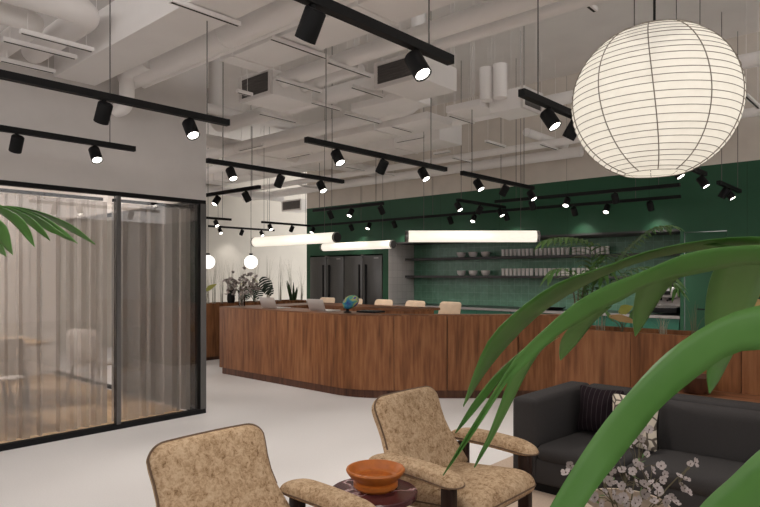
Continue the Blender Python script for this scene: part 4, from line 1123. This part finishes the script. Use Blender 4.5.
leaf([(0.351,1.432,1.636),(0.417,1.388,1.638),(0.447,1.370,1.629),(0.474,1.355,1.614),(0.493,1.334,1.594),(0.507,1.318,1.579)],
     [(0.354,1.443,1.631),(0.420,1.399,1.635),(0.449,1.382,1.624),(0.475,1.369,1.609),(0.494,1.347,1.590),(0.507,1.318,1.579)],
     [(0.356,1.455,1.626),(0.424,1.411,1.632),(0.455,1.405,1.620),(0.477,1.381,1.603),(0.492,1.350,1.586),(0.508,1.320,1.578)])
leaf([(0.345,1.408,1.632),(0.403,1.373,1.636),(0.431,1.358,1.627),(0.454,1.347,1.612),(0.469,1.330,1.590),(0.477,1.321,1.570)],
     [(0.348,1.420,1.625),(0.407,1.384,1.632),(0.433,1.370,1.622),(0.455,1.361,1.607),(0.470,1.344,1.587),(0.477,1.321,1.570)],
     [(0.351,1.432,1.618),(0.410,1.396,1.628),(0.437,1.396,1.620),(0.456,1.374,1.602),(0.468,1.347,1.583),(0.478,1.324,1.569)])
leaf([(0.339,1.385,1.635),(0.386,1.348,1.633),(0.410,1.336,1.624),(0.427,1.318,1.607),(0.437,1.306,1.583),(0.442,1.300,1.554)],
     [(0.342,1.396,1.627),(0.389,1.359,1.628),(0.411,1.350,1.618),(0.426,1.333,1.600),(0.438,1.320,1.578),(0.442,1.300,1.554)],
     [(0.345,1.408,1.618),(0.392,1.371,1.623),(0.411,1.364,1.613),(0.426,1.348,1.593),(0.434,1.324,1.572),(0.443,1.303,1.554)])
leaf([(0.316,1.291,1.608),(0.355,1.263,1.606),(0.373,1.258,1.596),(0.381,1.249,1.578),(0.386,1.243,1.537)],
     [(0.319,1.303,1.595),(0.358,1.274,1.594),(0.373,1.273,1.582),(0.381,1.264,1.564),(0.386,1.243,1.537)],
     [(0.322,1.314,1.581),(0.362,1.285,1.582),(0.372,1.289,1.570),(0.381,1.279,1.553),(0.387,1.246,1.536)])
leaf([(0.322,1.314,1.596),(0.359,1.288,1.586),(0.375,1.286,1.568),(0.381,1.279,1.552),(0.385,1.274,1.535)],
     [(0.325,1.326,1.582),(0.362,1.300,1.575),(0.375,1.300,1.561),(0.382,1.293,1.548),(0.385,1.274,1.535)],
     [(0.328,1.338,1.568),(0.363,1.314,1.565),(0.375,1.315,1.554),(0.382,1.307,1.543),(0.385,1.277,1.534)])
B().tube(smoothline([(0,0,.28), (0,.0,.9), Vector((0.205,1.592,1.618))-pb, Vector((0.343,1.470,1.630))-pb, Vector((0.421,1.421,1.640))-pb], 24), [.010-.007*k/24 for k in range(25)], 8).obj('rachis', 'kentia', t)

# ---- small palm in the planter box behind the sofa
PP = (5.594,2.535,1.018); PP = (PP[0], PP[1], .955)
t = thing('planter_palm', 'small feathery palm growing in the walnut planter box behind the sofa', 'plant', PP); pp = Vector(PP)
def q(*a): return [(0,0,0)] + [Vector(p)-pp for p in a]
frond(t, q((5.657,2.465,1.453),(5.634,2.416,1.715),(5.498,2.491,1.825),(5.315,2.620,1.840),(5.216,2.729,1.794)), 24, .30, .046)
frond(t, q((5.645,2.479,1.406),(5.684,2.360,1.622),(5.673,2.299,1.686),(5.623,2.279,1.564),(5.574,2.333,1.436)), 20, .28, .042)
frond(t, q((5.684,2.360,1.406),(5.791,2.168,1.713),(5.882,1.992,1.896),(5.929,1.866,1.947),(6.008,1.778,1.929)), 25, .28, .044)
frond(t, q((5.716,2.325,1.360),(5.822,2.133,1.546),(5.926,1.944,1.564),(6.030,1.828,1.454),(6.027,1.758,1.308)), 20, .25, .040)
frond(t, q((5.607,2.521,1.339),(5.496,2.569,1.528),(5.408,2.666,1.547),(5.345,2.735,1.453)), 16, .24, .038)
for k, (x, y) in enumerate(((571,284),(575,280),(580,282),(585,279),(589,284))):
    e = Vector(((-.05+.05*k)*.67, (-.05+.05*k)*-.74, .44-.03*(k%2)))
    B().tube([(.004*k-.01,.004*k,0), e*.5+Vector((.01,.0,.0)), e], [.010,.008,.005], 6).obj('stalk', 'stem', t)
def grass(base, n, h, spread, m, label, name='grass_clump', w=.006, seed=1, group=None, lean=.5):
    rr = random.Random(seed)
    t = thing(name, label, 'grass', base, 0, group); b = B()
    for i in range(n):
        a = rr.uniform(0, 2*PI); s = rr.uniform(.1,1)*spread; hh = h*rr.uniform(.55,1)
        p0 = Vector((rr.uniform(-.03,.03), rr.uniform(-.03,.03), 0)); d = Vector((math.cos(a)*s, math.sin(a)*s, hh))
        b2 = bez(p0, p0+Vector((0,0,hh*.5)), p0+Vector((d.x*.5,d.y*.5,hh*.9)), p0+d, 6)
        sd = Vector((-math.sin(a), math.cos(a), 0))*w*.5
        b.rows([[p-sd*(1-k/6.5), p+sd*(1-k/6.5)] for k, p in enumerate(b2)])
    b.obj('blades', m, t)
    return t
def onbox(px, py, X): 
    return None
def gb(p, z=.955): return (p[0], p[1], z)
grass(gb((5.480,1.733,1.044)), 22, .24, .09, 'drygrass', 'pale dry grass tuft in the planter box in front of the espresso machine', seed=2, w=.007)
grass(gb((5.500,1.497,1.040)), 9, .36, .16, 'stem', 'thin brown twig tuft in the planter box right of the pale grass', seed=3, w=.006)
grass(gb((5.500,1.333,1.050)), 10, .30, .14, 'kentia', 'thin green grass tuft at the right end of the planter box in view', seed=4, w=.006)
grass(gb((5.500,2.284,1.047)), 12, .22, .05, 'drygrass', 'pale upright reed tuft left of the tan leaf in the planter box', seed=6, w=.012)
def leafplant(base, leaves, label, name='leafy_plant', stemm='stem'):
    """stalks each carrying one oval leaf: (tip offset, length, width, direction, material)"""
    t = thing(name, label, 'plant', base)
    for off, L, w, d, m in leaves:
        off = Vector(off); b = B(); blade(b, off-Vector(d).normalized()*L*.5, d, L, w, .12, 10, .15, .05, .3, up=Vector((-.6,-.35,.7)).normalized())
        o = b.obj('leaf', m, t)
        B().tube(bez((0,0,0), (0,0,off.z*.6), off*.8, off-Vector(d).normalized()*L*.45, 6), .004, 6).obj('leaf_stalk', stemm, o)
    return t
bs = gb((5.450,2.066,1.044)); v0 = Vector(bs)
leafplant(bs, [(Vector((5.420,2.029,1.118))-v0, .26, .085, (.35,-.9,-.15), 'tanleaf'), (Vector((5.500,2.050,1.201))-v0, .14, .11, (.2,-.8,.5), 'yellowleaf'),
               (Vector((5.500,2.210,1.150))-v0, .16, .04, (-.2,.5,.8), 'kentia'), (Vector((5.550,1.999,1.174))-v0, .15, .05, (.2,-.4,.8), 'kentia')],
          'plant with one broad tan leaf and a yellow green leaf in the planter box')
bs = gb((5.450,1.037,1.056)); v0 = Vector(bs)
leafplant(bs, [(Vector((5.420,1.025,1.287))-v0, .24, .10, (.3,-.9,.1), 'tanleaf'), (Vector((5.500,1.054,1.361))-v0, .15, .09, (.1,-.6,.6), 'yellowleaf')],
          'plant with a tan leaf at the right edge of the picture, above the planter box')
# round wooden bowl on the ledge
o = B().lathe([(0,0),(.085,0),(.125,.05),(.135,.13),(.125,.13),(.11,.05),(0,.03)], (0,0,0), 32).obj('wooden_bowl', 'walnutdark')
o.location = (5.07, 1.72, .615); tag(o, 'round dark wooden bowl on the ledge behind the sofa', 'bowl')
o.location = (5.05, (5.050,1.360,0.635)[1], .615)

# ---- plants before the cream wall
zz = .95
def gp(p, z=zz): return (p[0], p[1], z)
# flowers in glass vase on the bar
vb = (5.62, 7.93, 1.02)
t = thing('glass_vase', 'clear glass vase with grey stems at the left end of the bar', 'vase', vb)
B().lathe([(0,0),(.045,0),(.05,.02),(.055,.25),(.051,.25),(.046,.02),(0,.015)], (0,0,0), 24).obj('vase_glass', 'glass', t)
B().lathe([(0,.016),(.045,.016),(.048,.13),(0,.13)], (0,0,0), 20).obj('water', 'glass', t)
rnd = random.Random(5); tg = []; vb_ = Vector((vb[0], vb[1], 1.05))
for i in range(92):
    a = rnd.uniform(0, 2*PI); rad = rnd.uniform(0,1)**.6
    tg.append(vb_+Vector((.27*rad*math.cos(a), .27*rad*math.sin(a), .12+.46*rnd.uniform(.1,1)*(1.05-.45*rad))))
js = [vb_+Vector((.14*math.cos(k*PI/4), .14*math.sin(k*PI/4), .32)) for k in range(8)]
spray('blossom_bouquet', 'bouquet of dusty pink blossoms in the glass vase at the left end of the bar', 'flowers', tuple(vb_), tg, rnd, .034, ['petaldust','petal','petaldust','petaldust'], js)
# dark vase
bs = gp((6.650,9.720,1.038)); 
o = B().lathe([(0,0),(.05,0),(.075,.10),(.06,.26),(.045,.32),(.038,.32),(.05,.25),(.06,.1),(0,.02)], (0,0,0), 24).obj('dark_vase', 'black'); o.location = bs
tag(o, 'tall black vase in the planter box behind the glass vase', 'vase')
# monstera
bs = gp((7.167,9.720,0.984)); v0 = Vector(bs)
t = thing('monstera', 'dark split-leaf monstera in the long planter box by the cream wall', 'plant', bs)
def monstera_leaf(c, L, w, d, up, m):
    c = Vector(c); d = Vector(d).normalized(); up = Vector(up).normalized(); s = d.cross(up).normalized(); b = B()
    N_ = 7
    for sg in (-1, 1):
        for k in range(N_):
            t0, t1 = k/N_, (k+.72)/N_
            def hw(t): return w*.5*math.sin(PI*min(1, t*.86+.14))**.7
            p = [c+d*L*t0, c+d*L*t1]
            o1 = c+d*(L*t1+.05*L)+s*sg*hw(t1)-up*.05*L; o0 = c+d*(L*t0+.06*L)+s*sg*hw(t0)-up*.05*L
            b.rows([[p[0], p[0].lerp(o0,.5)+up*.012, o0], [p[1], p[1].lerp(o1,.5)+up*.012, o1]])
        
    b.tube([c, c+d*L], .003, 5)
    o = b.obj('leaf', m, t)
    B().tube(bez((0,0,0), (0,0,c.z*.6), c*.8, c, 8), .006, 6).obj('leaf_stalk', 'snake', o)
for (px, py, L, w, dd, m) in (((262),(279),.34,.26,(.25,-.35,-.9),'darkleaf'),((266),(291),.26,.22,(.5,-.3,-.8),'darkleaf'),((250),(288),.24,.20,(-.5,.1,-.75),'darkleaf'),((256),(290),.26,.22,(.0,-.4,-.9),'darkleaf'),((245),(294),.18,.13,(-.6,-.1,-.5),'darkleaf')):
    p = {262:(7.310,9.660,1.462),266:(7.403,9.720,1.326),250:(7.077,9.660,1.273),256:(7.125,9.600,1.292),245:(7.008,9.660,1.142)}[px]
    monstera_leaf(Vector(p)-v0, L, w, dd, (-.7,-.6,.4), m)
for p, d in (((6.963,9.660,1.425), (-.6,.3,-.5)), ((7.106,9.700,1.462), (.5,-.5,-.6))):
    b = B(); blade(b, Vector(p)-v0, d, .20, .15, .2, 10, .1, .05, .5); o = b.obj('leaf', 'yellowleaf', t)
    B().tube(bez((0,0,0), (0,0,.2), (Vector(p)-v0)*.8, Vector(p)-v0, 8), .005, 6).obj('leaf_stalk', 'snake', o)
# snake plant
bs = gp((8.129,9.720,0.973)); t = thing('snake_plant', 'dark green snake plant with sword leaves, before the cream wall near the green corner', 'plant', bs)
rr = random.Random(9)
for k in range(11):
    a = rr.uniform(0, 2*PI); d = Vector((math.cos(a)*rr.uniform(.1,.5), math.sin(a)*rr.uniform(.1,.5), 1)); b = B()
    blade(b, (.04*math.cos(a), .04*math.sin(a), 0), d, rr.uniform(.30,.47), .055, -.04, 8, .3, .05, .8, up=Vector((math.cos(a),math.sin(a),.05)).normalized())
    b.obj('leaf', 'snake', t)
bs = gp((8.354,9.720,0.966)); t = thing('snake_plant', 'single dark sword leaf standing right of the snake plant', 'plant', bs)
b = B(); blade(b, (0,0,0), (.08,-.1,1), .27, .06, -.02, 8, .3, .05, .7, up=Vector((.6,-.7,.1)).normalized()); b.obj('leaf', 'snake', t)
bs = gp((6.111,9.700,1.019)); v0 = Vector(bs)
leafplant(bs, [(Vector((6.188,9.660,1.286))-v0, .24, .13, (.5,-.5,.55), 'yellowleaf')], 'plant with a yellow green leaf showing beside the glass room corner')
# tall grey grasses
gl = ['behind the left globe lamp','just right of the glass room corner','left of the glass vase','behind the glass vase','between the vase and the monstera','behind the monstera',
      'right of the monstera','left of the snake plant','behind the snake plant','right of the snake plant by the green edge']
for k, px in enumerate((208,214,221,230,242,256,268,280,291,302)):
    p = {208:(6.253,9.860,1.010),214:(6.379,9.860,1.006),221:(6.527,9.860,1.001),230:(6.723,9.860,0.994),242:(6.992,9.860,0.986),256:(7.318,9.860,0.995),268:(7.608,9.860,0.986),280:(7.908,9.860,0.996),291:(8.193,9.860,0.988),302:(8.488,9.860,0.979)}[px]
    grass(gp(p), 16, .95 if k not in (0,9) else .75, .22, 'greygrass', 'tall thin grey grass tuft before the cream wall, '+gl[k], name='tall_grass', w=.008, seed=20+k, group='tall grasses before the cream wall')

# ================================================================== LIGHT
for i, wm in enumerate(LIGHTS):
    l = bpy.data.lights.new('track_spot', 'SPOT'); l.energy = 34 if wm.translation.y < 11.5 and wm.translation.x < 8.85 else 8; l.spot_size = R(88); l.spot_blend = .8; l.color = (1,.935,.865); l.shadow_soft_size = .035
    o = bpy.data.objects.new('track_spot', l); col.objects.link(o)
    o.matrix_world = wm @ Matrix.Translation((0,0,-.105))
def lamp(kind, loc, e, size, color=(1,.9,.78), rot=None, sy=None):
    l = bpy.data.lights.new('lamp', kind); l.energy = e; l.color = color
    if kind == 'AREA':
        l.size = size
        if sy: l.shape = 'RECTANGLE'; l.size_y = sy
    else: l.shadow_soft_size = size
    o = bpy.data.objects.new('added_fill_light', l); col.objects.link(o); o.location = loc
    if rot: o.rotation_euler = rot
    return o
lamp('POINT', (1.6,7.9,2.40), 130, .2, (1,.96,.92))  # added fill light for the meeting room, under its added lamp disc
w = bpy.data.worlds.new('World'); scene.world = w; w.use_nodes = True
bg = w.node_tree.nodes['Background']; bg.inputs[0].default_value = (1,.965,.945,1); bg.inputs[1].default_value = 2.35

# ================================================================== CAMERA
cam = bpy.data.cameras.new('Camera'); co = bpy.data.objects.new('Camera', cam); col.objects.link(co)
cam.sensor_width = 36; cam.lens = 36*619.5/760; cam.shift_y = 21.5/760; cam.clip_start = .05
co.location = (0,0,1.5); co.rotation_euler = (R(90), 0, R(42.1-90))
scene.camera = co
vs = scene.view_settings
scene.display_settings.display_device = 'sRGB'
vs.view_transform = 'Standard'; vs.look = 'None'; vs.gamma = 1; vs.use_curve_mapping = False; vs.exposure = .06
